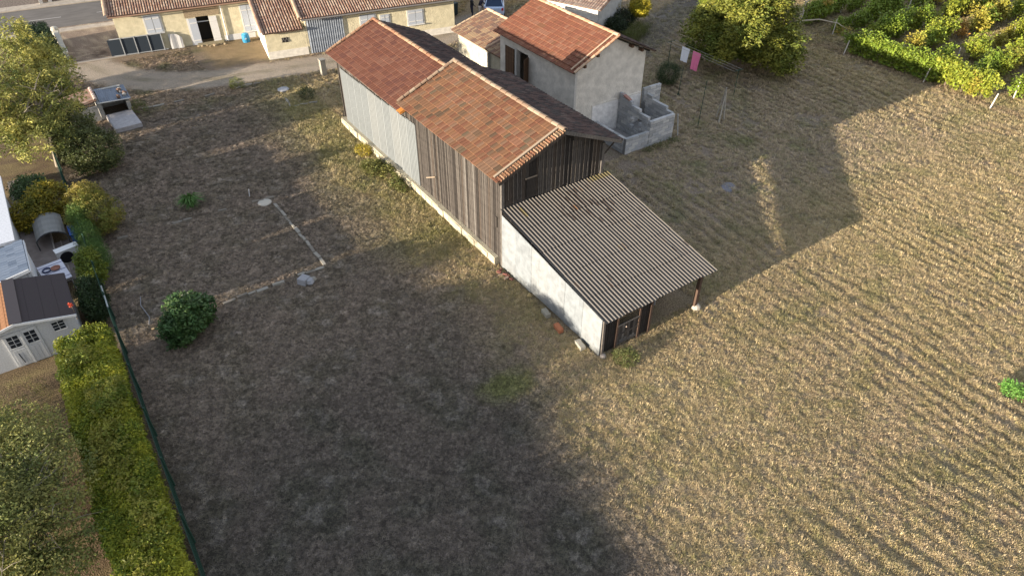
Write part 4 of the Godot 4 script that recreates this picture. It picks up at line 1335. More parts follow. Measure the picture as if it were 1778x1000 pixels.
func roof_wing(b: Node3D, x0: float, x1: float, z: float, y: float, rise: float, l: float, mats: Array, under: Material, dx: float, most: int) -> void:
	var down := Vector3(0, -sin(rise), cos(rise))
	var norm := Vector3(0, cos(rise), sin(rise))
	var roof := part(b, "roof", solid(Vector3(x1 - x0, 0.06, l)), under, Transform3D(Basis(Vector3.RIGHT, norm, down), Vector3((x0 + x1) * 0.5, y, z) - down * l * 0.5 - norm * 0.03))
	var nx := int((x1 - x0) / dx)
	var step := (x1 - x0) / nx
	var ny := int(l / 0.36)
	tiling(roof, Vector3(-(x1 - x0) * 0.5 + step * 0.5, 0.035, -l * 0.5), Vector3.RIGHT, Vector3(0, 0, 1), nx, ny, step, l / ny, [barrel_mesh(step * 0.74, 0.4), barrel_mesh(step * 0.7, 0.39)], mats, most, 2.5, x0)


# ---------------------------------------------------------------- the neighbour's garden beyond the fence
func make_neighbour() -> void:
	var white := mat(Color(0.60, 0.61, 0.61), 0.8, "fine", Vector3.ONE)
	var felt := mat(Color(0.055, 0.045, 0.045), 0.95, "fine", Vector3(1.5, 1.5, 1.5), "rough", 0.4)
	var glass := mat(Color(0.02, 0.024, 0.03), 0.15)
	var timber := mat(Color(0.34, 0.17, 0.085), 0.8, "grain", Vector3(0.4, 4, 4))
	var b := thing("garden_shed", "white garden shed with dark felt roof and panelled double doors below the hedge", "shed", P(-18.7, 5.05))
	var pts := PackedVector2Array([Vector2(-1.85, 0), Vector2(1.85, 0), Vector2(1.85, 1.72), Vector2(0, 2.14), Vector2(-1.85, 1.72)])
	part(b, "front_wall", prism(pts, 0.08), white)
	part(b, "back_wall", prism(pts, 0.08), white, Transform3D(Basis(), Vector3(0, 0, -2.55)))
	for s in [-1, 1]:
		part(b, "side_wall", solid(Vector3(0.08, 1.7, 2.5)), white, Transform3D(Basis(), Vector3(1.81 * s, 0.85, -1.3)))
		var down := Vector3(s * 0.974, -0.226, 0)
		var across := Vector3(0, 0, 1) if s < 0 else Vector3(0, 0, -1)
		var r := part(b, "roof_slope", solid(Vector3(3.15, 0.05, 2.06)), felt if s > 0 else timber, Transform3D(Basis(across, down.cross(across), down), Vector3(0, 2.2, -1.2) + down * 1.02))
		if s > 0:
			for i in 4:
				box(r, "felt_lap", felt, Vector3(0, 0.03, -0.75 + i * 0.5), Vector3(3.16, 0.012, 0.49))
		else:
			for i in 10:
				box(r, "plank", timber, Vector3(0, 0.03, -0.9 + i * 0.2), Vector3(3.14, 0.02, 0.185))
	box(b, "ridge_cap", mat(Color(0.075, 0.065, 0.065), 0.9), Vector3(0.08, 2.245, -1.2), Vector3(0.42, 0.03, 3.17), Vector3(0, 0, -0.12))
	for s in [-1, 1]:
		box(b, "barge_board", white, Vector3(s * 0.98, 1.97, 0.39), Vector3(2.06, 0.1, 0.03), Vector3(0, 0, -s * 0.228))
	for q in [[-0.32, 1.0], [0.27, 1.0]]:
		var d := part(b, "door", solid(Vector3(0.56, 1.62, 0.04)), white, Transform3D(Basis(), Vector3(q[0], 0.84, 0.03)))
		shed_window(d, Vector3(0, 0.4, 0.02), 0.4, 0.56, glass, white)
		for x in [-0.14, 0.0, 0.14]:
			box(d, "groove_board", white, Vector3(x, -0.38, 0.025), Vector3(0.125, 0.75, 0.015))
	box(b, "door_strip", white, Vector3(-0.02, 0.84, 0.06), Vector3(0.05, 1.64, 0.03))
	box(b, "broken_crack", glass, Vector3(-0.36, 0.42, 0.062), Vector3(0.03, 0.5, 0.012), Vector3(0, 0, 0.1))
	var win := part(b, "window", solid(Vector3(0.52, 0.5, 0.04)), white, Transform3D(Basis(), Vector3(1.25, 1.3, 0.01)))
	shed_window(win, Vector3(0, 0, 0.02), 0.44, 0.42, glass, white)

	var slate := thing("blue_tiled_playhouse", "small white hut with blue grey tiled roof behind the felt roofed shed", "hut", P(-17.85, 8.3))
	part(slate, "wall", solid(Vector3(0.1, 1.9, 2.4)), white, Transform3D(Basis(), Vector3(-0.05, 0.95, -1.25)))
	part(slate, "front_wall", prism(PackedVector2Array([Vector2(-2.6, 0), Vector2(0, 0), Vector2(0, 1.95), Vector2(-2.6, 1.5)]), 0.1), white, Transform3D(Basis(), Vector3(0, 0, -0.1)))
	var rd := Vector3(-0.985, -0.17, 0)
	var ra := Vector3(0, 0, 1)
	var rr := part(slate, "roof", solid(Vector3(2.6, 0.05, 3.0)), mat(Color(0.1, 0.12, 0.15), 0.8), Transform3D(Basis(ra, rd.cross(ra), rd), Vector3(0.02, 2.08, -1.25) + rd * 1.5))
	tiling(rr, Vector3(-1.3, 0.03, -1.5), Vector3.RIGHT, Vector3(0, 0, 1), 13, 9, 0.2, 0.335, [tile_mesh(0.2, 0.36)], tones([Color(0.15, 0.19, 0.25), Color(0.18, 0.22, 0.28), Color(0.13, 0.165, 0.22)], 0.55), 300, 2.0, 4.0)
	box(slate, "barge_board", white, Vector3(-1.45, 1.86, 0.08), Vector3(3.0, 0.14, 0.04), Vector3(0, 0, 0.17))
	box(slate, "fascia", white, Vector3(0.05, 2.0, -1.25), Vector3(0.05, 0.16, 2.6))

	var hs := thing("neighbour_house", "low neighbouring house with flat white roof at the left edge", "house", P(-18.1, 11.2))
	part(hs, "roof", solid(Vector3(4.2, 0.14, 6.6)), mat(Color(0.55, 0.57, 0.6), 0.6, "fine", Vector3.ONE * 0.6), Transform3D(Basis(), Vector3(-2.1, 2.05, -3.1)))
	part(hs, "wall", solid(Vector3(4.0, 1.97, 6.2)), white, Transform3D(Basis(), Vector3(-2.2, 0.985, -3.1)))
	part(hs, "house_body", solid(Vector3(7.5, 2.6, 10.0)), mat(Color(0.36, 0.32, 0.26), 0.95, "blot", Vector3.ONE * 0.4), Transform3D(Basis(), Vector3(-12.2, 1.3, -2.5)))
	part(hs, "house_roof", prism(PackedVector2Array([Vector2(-4.2, 2.6), Vector2(4.2, 2.6), Vector2(0, 3.6)]), 10.6), mat(Color(0.3, 0.16, 0.1), 0.9, "fine", Vector3.ONE), Transform3D(Basis(), Vector3(-12.2, 0, 2.8)))

	var tan_stone := mat(Color(0.21, 0.175, 0.155), 0.9, "blot", Vector3.ONE * 0.5)
	var terrace := setting("terrace", solid(Vector3(1.25, 0.3, 11.5)), tan_stone)
	terrace.position = P(-17.65, 15.2, 0.02)
	box(terrace, "edging", mat(Color(0.32, 0.29, 0.26), 0.9), Vector3(0.63, 0.07, -1.5), Vector3(0.06, 0.3, 8.4))
	var pads := setting("terrace_paving", solid(Vector3(1.7, 0.16, 3.6)), tan_stone)
	pads.position = P(-16.6, 11.6, 0.0)
	box(pads, "edging", mat(Color(0.3, 0.26, 0.23), 0.9), Vector3(-0.1, 0.09, -0.2), Vector3(0.05, 0.03, 3.3))

	var sh := thing("arched_shelter", "low arched shelter with grey translucent sheet on the terrace edge", "shelter", P(-16.95, 12.9))
	var arch := begin()
	var arch2 := begin()
	for i in 8:
		var a := 0.5 + (PI - 1.0) * i / 8.0
		var c := 0.5 + (PI - 1.0) * (i + 1) / 8.0
		var pa := Vector2(-cos(a) * 0.72, 0.35 + sin(a) * 0.62)
		var pc := Vector2(-cos(c) * 0.72, 0.35 + sin(c) * 0.62)
		for k in 8:
			var g := 1.1 if k % 2 else 0.9
			var za := -2.0 + 0.25 * k
			quad(arch, Vector3(pa.x, pa.y, za + 0.25), Vector3(pc.x, pc.y, za + 0.25), Vector3(pc.x, pc.y, za), Vector3(pa.x, pa.y, za), Color(g, g, g))
		boxin(arch2, Vector3((pa.x + pc.x) / 2, (pa.y + pc.y) / 2, 0.02), Vector3(0.2, 0.05, 0.05), Basis.from_euler(Vector3(0, 0, atan2(pc.y - pa.y, pc.x - pa.x))))
	part(sh, "sheet", done(arch), mat(Color(0.19, 0.19, 0.18), 0.4, "", Vector3.ONE, "", 1.0, true))
	part(sh, "hoop", done(arch2), mat(Color(0.05, 0.05, 0.05), 0.6))
	for x in [-0.64, 0.64]:
		for z in [0.0, -1.95]:
			box(sh, "leg", mat(Color(0.05, 0.05, 0.05), 0.6), Vector3(x, 0.33, z), Vector3(0.05, 0.66, 0.05))

	var ac := thing("heat_pump", "white outdoor heat pump with round black fan grille beside the fence", "heat pump", P(-16.5, 11.45), 12.0)
	var shell := mat(Color(0.5, 0.5, 0.49), 0.5)
	box(ac, "case", shell, Vector3(0, 0.42, 0), Vector3(0.95, 0.72, 0.36))
	box(ac, "top_cover", mat(Color(0.6, 0.6, 0.59), 0.5), Vector3(0, 0.79, 0), Vector3(0.99, 0.03, 0.4))
	part(ac, "fan_grille", lathe([Vector2(0, 0.03), Vector2(0.27, 0.03), Vector2(0.29, 0.0)], 20), mat(Color(0.012, 0.012, 0.014), 0.5), Transform3D(Basis(Vector3.RIGHT, PI / 2), Vector3(-0.14, 0.42, 0.182)))
	for x in [-0.36, 0.36]:
		box(ac, "foot", mat(Color(0.1, 0.1, 0.1), 0.7), Vector3(x, 0.03, 0), Vector3(0.08, 0.06, 0.42))
	var tb := thing("garden_table", "garden table under a striped white cloth behind the felt roof", "table", P(-17.2, 9.75), 8.0)
	box(tb, "tablecloth", mat(Color(0.5, 0.5, 0.55), 0.9), Vector3(0, 0.76, 0), Vector3(1.0, 0.03, 1.7))
	for x in [-0.3, -0.05, 0.22]:
		box(tb, "stripe", mat(Color(0.16, 0.16, 0.24), 0.9), Vector3(0, 0.777, 0.1 + x * 2.4), Vector3(1.0, 0.006, 0.05))
	for x in [-0.45, 0.45]:
		for z in [-0.75, 0.75]:
			box(tb, "leg", mat(Color(0.3, 0.3, 0.3), 0.6), Vector3(x, 0.37, z), Vector3(0.05, 0.74, 0.05))
	var o := thing("blue_ring", "dark blue ring lying on the striped table cloth", "ring", P(-17.45, 10.0, 0.785))
	var ring := TorusMesh.new()
	ring.inner_radius = 0.13
	ring.outer_radius = 0.2
	ring.rings = 18
	ring.ring_segments = 6
	part(o, "hoop", ring, mat(Color(0.03, 0.04, 0.09), 0.5), Transform3D(Basis(), Vector3(0, 0.03, 0)))
	o = thing("brown_dish", "round brown dish on the striped table cloth", "dish", P(-17.1, 9.95, 0.785))
	part(o, "bowl", lathe([Vector2(0, 0.015), Vector2(0.12, 0.02), Vector2(0.2, 0.07), Vector2(0.19, 0.04), Vector2(0.1, 0.0)], 14), mat(Color(0.22, 0.1, 0.07), 0.6))
	o = thing("white_lantern", "small white lantern with dark knob on the paving by the heat pump", "lantern", P(-16.0, 10.3))
	box(o, "case", mat(Color(0.5, 0.5, 0.5), 0.6), Vector3(0, 0.25, 0), Vector3(0.34, 0.5, 0.34))
	box(o, "lid", mat(Color(0.55, 0.55, 0.56), 0.6), Vector3(0, 0.52, 0), Vector3(0.42, 0.05, 0.42))
	part(o, "knob", lathe([Vector2(0, 0.08), Vector2(0.04, 0.05), Vector2(0.04, 0)], 8), mat(Color(0.03, 0.03, 0.03), 0.6), Transform3D(Basis(), Vector3(0, 0.54, 0)))
	o = thing("blue_bin", "blue plastic box half hidden behind the heat pump", "box", P(-15.95, 13.4))
	box(o, "tub", mat(Color(0.03, 0.08, 0.28), 0.5), Vector3(0, 0.25, 0), Vector3(0.5, 0.5, 0.9))
	box(o, "rim", mat(Color(0.04, 0.1, 0.33), 0.5), Vector3(0, 0.5, 0), Vector3(0.56, 0.04, 0.96))


func shed_window(d: Node3D, at: Vector3, w: float, h: float, glass: Material, frame: Material) -> void:
	for j in 3:
		for i in 2:
			box(d, "pane", glass, at + Vector3((i - 0.5) * w * 0.5, (j - 1) * h / 3.0, 0.004), Vector3(w * 0.5 - 0.03, h / 3.0 - 0.03, 0.012))
	box(d, "frame", frame, at + Vector3(0, h * 0.5 + 0.02, 0.006), Vector3(w + 0.05, 0.035, 0.02))
	box(d, "frame", frame, at + Vector3(0, -h * 0.5 - 0.02, 0.006), Vector3(w + 0.05, 0.035, 0.02))


# ---------------------------------------------------------------- small things in the yard
func make_yard_things() -> void:
	var stone := mat(Color(0.27, 0.25, 0.21), 0.95, "fine", Vector3.ONE * 2, "rough", 0.6)
	var stone2 := mat(Color(0.19, 0.17, 0.14), 0.95, "fine", Vector3.ONE * 2, "rough", 0.6)
	var green := mat(Color(0.02, 0.05, 0.035), 0.6)
	# stone edgings
	stone_row("stone_edging", "broken stone edging between the dirt drive and the shaded lawn", [[-10.2, 26.85], [-8.2, 26.7], [-6.3, 26.45], [-3.7, 26.8], [-2.0, 26.5]], 0.62, 0.7, [stone, stone2], 0.14)
	stone_row("stone_line", "faint line of buried stones crossing the lawn beyond the round pale cover", [[-14.4, 12.2], [-10.6, 12.0], [-7.0, 11.65]], 0.55, 0.55, [stone2], 0.1)
	stone_row("stone_line", "pale line of footing stones running along the lawn towards the barn", [[-6.95, 11.0], [-6.85, 8.0], [-6.8, 4.45]], 0.5, 0.93, [stone, stone, stone2], 0.15)
	stone_row("stone_line", "line of footing stones running from the pale corner towards the round laurel bush", [[-6.85, 4.4], [-7.8, 4.5], [-9.5, 4.45], [-11.7, 4.45]], 0.48, 0.9, [stone, stone2], 0.13)
	stone_row("flower_bed_edging", "pale L shaped edging of an old flower bed at the barn's far corner", [[-1.9, 23.3], [-2.05, 21.8], [-0.3, 21.45]], 0.5, 0.9, [stone], 0.13)
	var o := thing("round_cover", "flat round pale cover stone lying on the lawn beside the footing lines", "cover", P(-7.32, 11.44))
	part(o, "disc", lathe([Vector2(0, 0.07), Vector2(0.3, 0.065), Vector2(0.36, 0.03), Vector2(0.37, 0)], 13), mat(Color(0.42, 0.39, 0.33), 0.95, "fine", Vector3.ONE * 2))
	o = thing("concrete_chunk", "rough whitish concrete chunk on the near footing line of the lawn", "rubble", P(-8.06, 3.9), 20.0)
	var conc := mat(Color(0.30, 0.30, 0.31), 0.95, "fine", Vector3.ONE * 3, "rough", 1.0)
	box(o, "chunk", conc, Vector3(0, 0.14, 0), Vector3(0.46, 0.3, 0.4), Vector3(0.06, 0.3, -0.08))
	part(o, "broken_edge", lumpy(0.24, 3), conc, Transform3D(Basis(), Vector3(0.12, 0.1, 0.22)))
	part(o, "chip", lumpy(0.16, 9), stone, Transform3D(Basis(), Vector3(0.36, 0.05, 0.2)))
	o = thing("white_peg", "thin white peg standing in the lawn near the round cover", "peg", P(-7.78, 12.5))
	part(o, "stake", rod(Vector3.ZERO, Vector3(0.05, 0.42, 0), 0.025), mat(Color(0.5, 0.5, 0.5), 0.7))
	o = thing("white_slab", "small white slab on dark rubble by the old flower bed", "slab", P(-1.55, 24.6, 0.0), -15.0)
	part(o, "slab", lathe([Vector2(0, 0.15), Vector2(0.3, 0.14), Vector2(0.42, 0.1), Vector2(0.4, 0.03)], 7), mat(Color(0.33, 0.33, 0.335), 0.8, "fine", Vector3.ONE))
	part(o, "support", lumpy(0.3, 14), stone2, Transform3D(Basis.from_scale(Vector3(1, 0.5, 1)), Vector3(0, 0.02, 0)))
	o = thing("short_pillar", "short square concrete pillar standing just behind the barn's far corner", "pillar", P(1.75, 25.5))
	box(o, "shaft", stone, Vector3(0, 0.55, 0), Vector3(0.36, 1.1, 0.36))
	box(o, "cap", stone, Vector3(0, 1.13, 0), Vector3(0.42, 0.07, 0.42))
	o = thing("garden_hose", "pale length of hose curving on the lawn left of the laurel bush", "hose", P(-14.42, 6.9))
	var st := begin()
	tube(st, [Vector3(0, 0.03, 0), Vector3(-0.12, 0.03, 0.6), Vector3(-0.05, 0.03, 1.1), Vector3(0.02, 0.03, 1.6), Vector3(-0.1, 0.03, 2.1)], [0.02, 0.02, 0.02, 0.02, 0.02], 6)
	part(o, "tube", done(st), mat(Color(0.2, 0.2, 0.2), 0.8))
	o = thing("cut_pole", "thin straw coloured pole lying on the ground beside the laurel bush", "pole", P(-14.5, 4.45))
	part(o, "pole", rod(Vector3(0, 0.03, 0), Vector3(1.45, 0.07, 0.35), 0.03, 0.02), mat(Color(0.33, 0.26, 0.15), 0.8))
	# loose blocks along the shed wall
	for q in [["grey block lying against the shed wall's foot, left of the orange brick", -0.3, -3.95, Color(0.31, 0.29, 0.235), 0.46], ["bright orange hollow brick lying at the foot of the white shed wall", -0.42, -5.0, Color(0.42, 0.165, 0.085), 0.46], ["pale block lying nearest the shed's front corner", -0.3, -6.3, Color(0.31, 0.29, 0.24), 0.5]]:
		o = thing("loose_block", q[0], "block", P(q[1], q[2]), 82.0)
		var bm := mat(q[3], 0.95, "fine", Vector3.ONE * 3)
		box(o, "body", bm, Vector3(0, 0.1, 0), Vector3(q[4], 0.2, 0.22))
		box(o, "mortar_face", bm, Vector3(rf(-0.1, 0.1), 0.19, 0.02), Vector3(q[4] * 0.4, 0.05, 0.16), Vector3(0, rf(-0.2, 0.2), 0))
	o = thing("brick_rubble", "heap of broken red bricks where the lean-to wall meets the barn footing", "rubble", P(-0.25, -0.75))
	for i in 7:
		box(o, "brick", [mat(Color(0.14, 0.06, 0.048), 0.95), mat(Color(0.17, 0.13, 0.1), 0.95)][i % 3 / 2], Vector3(rf(-0.18, 0.15), 0.05 + 0.05 * (i % 2), i * 0.14 - 0.45), Vector3(0.21, 0.07, 0.11), Vector3(rf(-0.3, 0.3), rf(0, 3), rf(-0.2, 0.2)))
	o = thing("metal_plate", "flat bluish grey metal plate lying in the shaded yard grass", "plate", P(14.1, -1.0), 30.0)
	part(o, "plate", lathe([Vector2(0, 0.06), Vector2(0.5, 0.05), Vector2(0.58, 0.0)], 8), mat(Color(0.15, 0.15, 0.17), 0.6, "fine", Vector3.ONE * 2), Transform3D(Basis.from_scale(Vector3(1, 1, 0.7)), Vector3.ZERO))
	# tripod of bare poles
	o = thing("pole_tripod", "three bare wooden poles stood together as a tripod in the yard", "poles", P(19.75, 4.95))
	var pm := mat(Color(0.42, 0.39, 0.33), 0.85, "grain", Vector3(3, 0.5, 3))
	part(o, "pole", rod(Vector3(0.15, 0, -0.45), Vector3(0.05, 2.15, 0.0), 0.055, 0.04), pm)
	part(o, "pole", rod(Vector3(-0.3, 0, 0.2), Vector3(0.08, 1.75, 0.0), 0.055, 0.04), pm)
	part(o, "pole", rod(Vector3(0.25, 0, 0.1), Vector3(0.03, 1.95, 0.03), 0.055, 0.04), pm)
	# washing line
	var h := 1.78
	o = thing("washing_line", "two wires of a washing line strung between thin green posts", "washing line", P(23.25, 13.3))
	for z in [0.0, 6.3]:
		part(o, "post", rod(Vector3(0, 0, z), Vector3(0, h + 0.05, z), 0.022), green)
		box(o, "cross_bar", green, Vector3(0, h, z), Vector3(0.8, 0.03, 0.03))
	for x in [-0.35, 0.0, 0.35]:
		part(o, "wire", rod(Vector3(x, h, 0), Vector3(x, h - 0.02, 6.3), 0.008), mat(Color(0.35, 0.33, 0.3), 0.6))
	towel("white_towel", "small white towel hanging on the washing line", P(23.25, 11.8), 0.72, 0.98, h, Color(0.62, 0.63, 0.66))
	towel("pink_towel", "large pink towel hanging on the washing line", P(23.25, 10.75), 0.72, 1.25, h, Color(0.66, 0.17, 0.30))
	for q in [[17.85, 5.0, 3.0, "tall thin dark pole standing between the block pen and the pole tripod"], [20.3, 9.2, 1.9, "thin dark pole standing behind the block pen, near the round clipped bush"]]:
		o = thing("thin_pole", q[3], "pole", P(q[0], q[1]))
		part(o, "pole", rod(Vector3.ZERO, Vector3(0.08, q[2], 0), 0.022, 0.016), green)
		box(o, "foot", green, Vector3(0, 0.02, 0), Vector3(0.14, 0.05, 0.14))
	# the boundary fence with its posts and welded wire
	o = thing("wire_fence", "dark green welded wire fence with posts between the lawn and the laurel hedge", "fence", P(-15.66, -14.0))
	var wires := begin()
	var span := 36.0
	for i in int(span / 0.12):
		boxin(wires, Vector3(0, 0.7, -i * 0.12), Vector3(0.011, 1.4, 0.011))
	for y in [0.05, 0.3, 0.55, 0.8, 1.05, 1.3, 1.4]:
		boxin(wires, Vector3(0, y, -span * 0.5), Vector3(0.014, 0.014, span))
	part(o, "wire_mesh", done(wires), green).set_meta("kind", "stuff")
	for i in 15:
		part(o, "post", rod(Vector3(0.03, 0, -i * 2.5), Vector3(0.03, 1.5, -i * 2.5), 0.035), green)
	part(o, "top_rail", rod(Vector3(0.03, 1.45, -18.9), Vector3(0.03, 1.2, -20.9), 0.03), mat(Color(0.26, 0.28, 0.28), 0.6))


func stone_row(called: String, label: String, line: Array, l: float, share: float, m: Array, h: float) -> void:
	var o := thing(called, label, "edging", P(line[0][0], line[0][1]))
	for i in line.size() - 1:
		var a := P(line[i][0], line[i][1]) - o.position
		var b := P(line[i + 1][0], line[i + 1][1]) - o.position
		var d := (b - a).normalized()
		var x := 0.0
		while x < a.distance_to(b) - 0.2:
			var s := l * rf(0.7, 1.3)
			if rng.randf() < share:
				box(o, "stone", m[rng.randi() % m.size()], a + d * (x + s * 0.5) + Vector3(rf(-0.03, 0.03), h * rf(-0.2, 0.35), rf(-0.05, 0.05)), Vector3(s * 0.9, h, rf(0.09, 0.17)), Vector3(rf(-0.1, 0.1), atan2(-d.z, d.x) + rf(-0.12, 0.12), rf(-0.04, 0.04)))
			x += s


func towel(called: String, label: String, at: Vector3, w: float, drop: float, h: float, c: Color) -> void:
	var o := thing(called, label, "towel", at)
	var st := begin()
	var n := 8
	var f := func(i: int, y: float) -> Vector3: return Vector3(-0.02 - 0.05 * sin(i * 1.7) * (h - y) * 0.7 - 0.06 * (h - y), y, w * (i / float(n) - 0.5) * (1.0 - 0.08 * (h - y)))
	for i in n:
		for j in 6:
			var y0 := h - drop * j / 6.0
			var y1 := h - drop * (j + 1) / 6.0
			quad(st, f.call(i, y1), f.call(i + 1, y1), f.call(i + 1, y0), f.call(i, y0))
			if j < 2:
				quad(st, f.call(i, y1) + Vector3(0.05, 0, 0), f.call(i + 1, y1) + Vector3(0.05, 0, 0), f.call(i + 1, y0) + Vector3(0.03, 0, 0), f.call(i, y0) + Vector3(0.03, 0, 0))
	var m := mat(c, 0.95)
	m.backlight_enabled = true
	m.backlight = Color(0.3, 0.3, 0.3)
	part(o, "cloth", done(st), m)
	for z in [-w * 0.4, w * 0.4]:
		box(o, "peg", mat(Color(0.4, 0.3, 0.18), 0.8), Vector3(0, h + 0.01, z), Vector3(0.04, 0.09, 0.02))


# ---------------------------------------------------------------- car and people
func make_car(label: String, at: Vector3, turn: float, paint: Color) -> Node3D:
	var o := thing("parked_car", label, "car", at, turn)
	var pm := mat(paint, 0.3)
	pm.metallic_specular = 0.5
	var glass := mat(Color(0.02, 0.035, 0.07), 0.1)
	var black := mat(Color(0.015, 0.015, 0.017), 0.7)
	# lofted body: [z, half width, bottom, top]; the tail is at +z
	var st := begin()
	var body := [[-2.0, 0.62, 0.32, 0.62], [-1.92, 0.76, 0.24, 0.74], [-1.2, 0.86, 0.2, 0.86], [-0.2, 0.88, 0.2, 0.92], [1.2, 0.88, 0.2, 0.95], [1.85, 0.84, 0.22, 0.96], [1.98, 0.74, 0.3, 0.86]]
	var rings := []
	for s in body:
		var w: float = s[1]
		rings.append([Vector3(-w * 0.93, s[2], s[0]), Vector3(w * 0.93, s[2], s[0]), Vector3(w, s[2] + 0.2, s[0]), Vector3(w * 0.97, s[3] - 0.08, s[0]), Vector3(w * 0.88, s[3], s[0]), Vector3(-w * 0.88, s[3], s[0]), Vector3(-w * 0.97, s[3] - 0.08, s[0]), Vector3(-w, s[2] + 0.2, s[0])])
	for i in rings.size() - 1:
		for j in 8:
			var k := (j + 1) % 8
			quad(st, rings[i][j], rings[i][k], rings[i + 1][k], rings[i + 1][j])
	for e in [0, rings.size() - 1]:
		for j in 6:
			tri(st, rings[e][0], rings[e][j + 1], rings[e][j + 2])
	part(o, "body", done(st), pm)
	var lo := [Vector3(-0.78, 0.93, 1.86), Vector3(0.78, 0.93, 1.86), Vector3(0.8, 0.9, -0.85), Vector3(-0.8, 0.9, -0.85)]
	var hi := [Vector3(-0.6, 1.42, 1.35), Vector3(0.6, 1.42, 1.35), Vector3(0.6, 1.44, 0.0), Vector3(-0.6, 1.44, 0.0)]
	st = begin()
	for j in 4:
		var k := (j + 1) % 4
		quad(st, lo[j], lo[k], hi[k], hi[j])
	part(o, "window_band", done(st), glass)
	st = begin()
	boxin(st, Vector3(0, 1.445, 0.67), Vector3(1.26, 0.06, 1.5))
	for j in 4:
		tube(st, [lo[j], hi[j]], [0.05, 0.045], 6)
	part(o, "roof", done(st), pm)
	for x in [-0.8, 0.8]:
		for z in [-1.28, 1.22]:
			var wh := part(o, "wheel", lathe([Vector2(0, 0.1), Vector2(0.2, 0.1), Vector2(0.3, 0.08), Vector2(0.31, 0), Vector2(0.3, -0.08), Vector2(0.0, -0.1)], 16), black, Transform3D(Basis(Vector3(0, 0, 1), PI / 2), Vector3(x, 0.31, z)))
			part(wh, "rim", lathe([Vector2(0, 0.115), Vector2(0.17, 0.11), Vector2(0.2, 0.1)], 12), mat(Color(0.4, 0.4, 0.42), 0.4), Transform3D(Basis(Vector3.RIGHT, 0.0 if x < 0 else PI), Vector3.ZERO))
		box(o, "tail_light", mat(Color(0.35, 0.02, 0.02), 0.3), Vector3(x * 0.86, 0.78, 1.955), Vector3(0.16, 0.2, 0.1))
		box(o, "headlight", mat(Color(0.5, 0.52, 0.55), 0.2), Vector3(x * 0.78, 0.62, -1.93), Vector3(0.26, 0.14, 0.1))
	box(o, "number_plate", mat(Color(0.55, 0.55, 0.5), 0.5), Vector3(0, 0.6, 1.995), Vector3(0.5, 0.11, 0.02))
	box(o, "bumper", black, Vector3(0, 0.34, 1.97), Vector3(1.45, 0.12, 0.08))
	return o


func sdf_body(st: SurfaceTool, bones: Array, cell: float, blend: float) -> void:
	# bones: [a, b, radius at a, radius at b, colour]; a smooth union of tapered capsules meshed with surface nets
	var lo := Vector3.ONE * 1e9
	var hi := -lo
	for b in bones:
		for k in 2:
			var r: float = b[2 + k] + cell * 2 + 0.02
			lo = lo.min(b[k] - Vector3.ONE * r)
			hi = hi.max(b[k] + Vector3.ONE * r)
	var n := Vector3i(((hi - lo) / cell).ceil()) + Vector3i.ONE
	var f := PackedFloat32Array()
	f.resize(n.x * n.y * n.z)
	var hue := PackedInt32Array()
	hue.resize(f.size())
	var at := 0
	for z in n.z:
		for y in n.y:
			for x in n.x:
				var p := lo + Vector3(x, y, z) * cell
				var d := 1e3
				var near := 1e3
				var which := 0
				for i in bones.size():
					var b = bones[i]
					var ab: Vector3 = b[1] - b[0]
					var t := clampf((p - b[0]).dot(ab) / maxf(ab.length_squared(), 1e-6), 0, 1)
					var e: float = (p - b[0] - ab * t).length() - lerpf(b[2], b[3], t)
					if e < near:
						near = e
						which = i
					var h := clampf(0.5 + 0.5 * (d - e) / blend, 0, 1)
					d = lerpf(d, e, h) - blend * h * (1.0 - h)
				f[at] = d
				hue[at] = which
				at += 1
	var vert := {}
	var tone := {}
	var sx := 1
	var sy := n.x
	var sz := n.x * n.y
	for z in n.z - 1:
		for y in n.y - 1:
			for x in n.x - 1:
				var o := x + y * sy + z * sz
				var inside := 0
				var sum := Vector3.ZERO
				var cnt := 0
				for c in 8:
					if f[o + (c & 1) * sx + (c >> 1 & 1) * sy + (c >> 2) * sz] < 0:
						inside += 1
				if inside == 0 or inside == 8:
					continue
				for e in [[0, 1], [2, 3], [4, 5], [6, 7], [0, 2], [1, 3], [4, 6], [5, 7], [0, 4], [1, 5], [2, 6], [3, 7]]:
					var a: int = e[0]
					var b: int = e[1]
					var fa := f[o + (a & 1) * sx + (a >> 1 & 1) * sy + (a >> 2) * sz]
					var fb := f[o + (b & 1) * sx + (b >> 1 & 1) * sy + (b >> 2) * sz]
					if (fa < 0) != (fb < 0):
						var pa := Vector3(a & 1, a >> 1 & 1, a >> 2)
						var pb := Vector3(b & 1, b >> 1 & 1, b >> 2)
						sum += pa.lerp(pb, fa / (fa - fb))
						cnt += 1
				vert[o] = lo + (Vector3(x, y, z) + sum / cnt) * cell
				tone[o] = bones[hue[o]][4]
	st.set_smooth_group(0)
	for z in range(1, n.z - 1):
		for y in range(1, n.y - 1):
			for x in range(1, n.x - 1):
				var o := x + y * sy + z * sz
				for ax in 3:
					var d: int = [sx, sy, sz][ax]
					if (f[o] < 0) == (f[o + d] < 0):
						continue
					var u: int = [sy, sz, sx][ax]
					var v: int = [sz, sx, sy][ax]
					var q := [o, o - u, o - u - v, o - v]
					if f[o] >= 0:
						q.reverse()
					for t in [[0, 1, 2], [0, 2, 3]]:
						for i in [t[0], t[2], t[1]]:
							st.set_color(tone[q[i]])
							st.add_vertex(vert[q[i]])


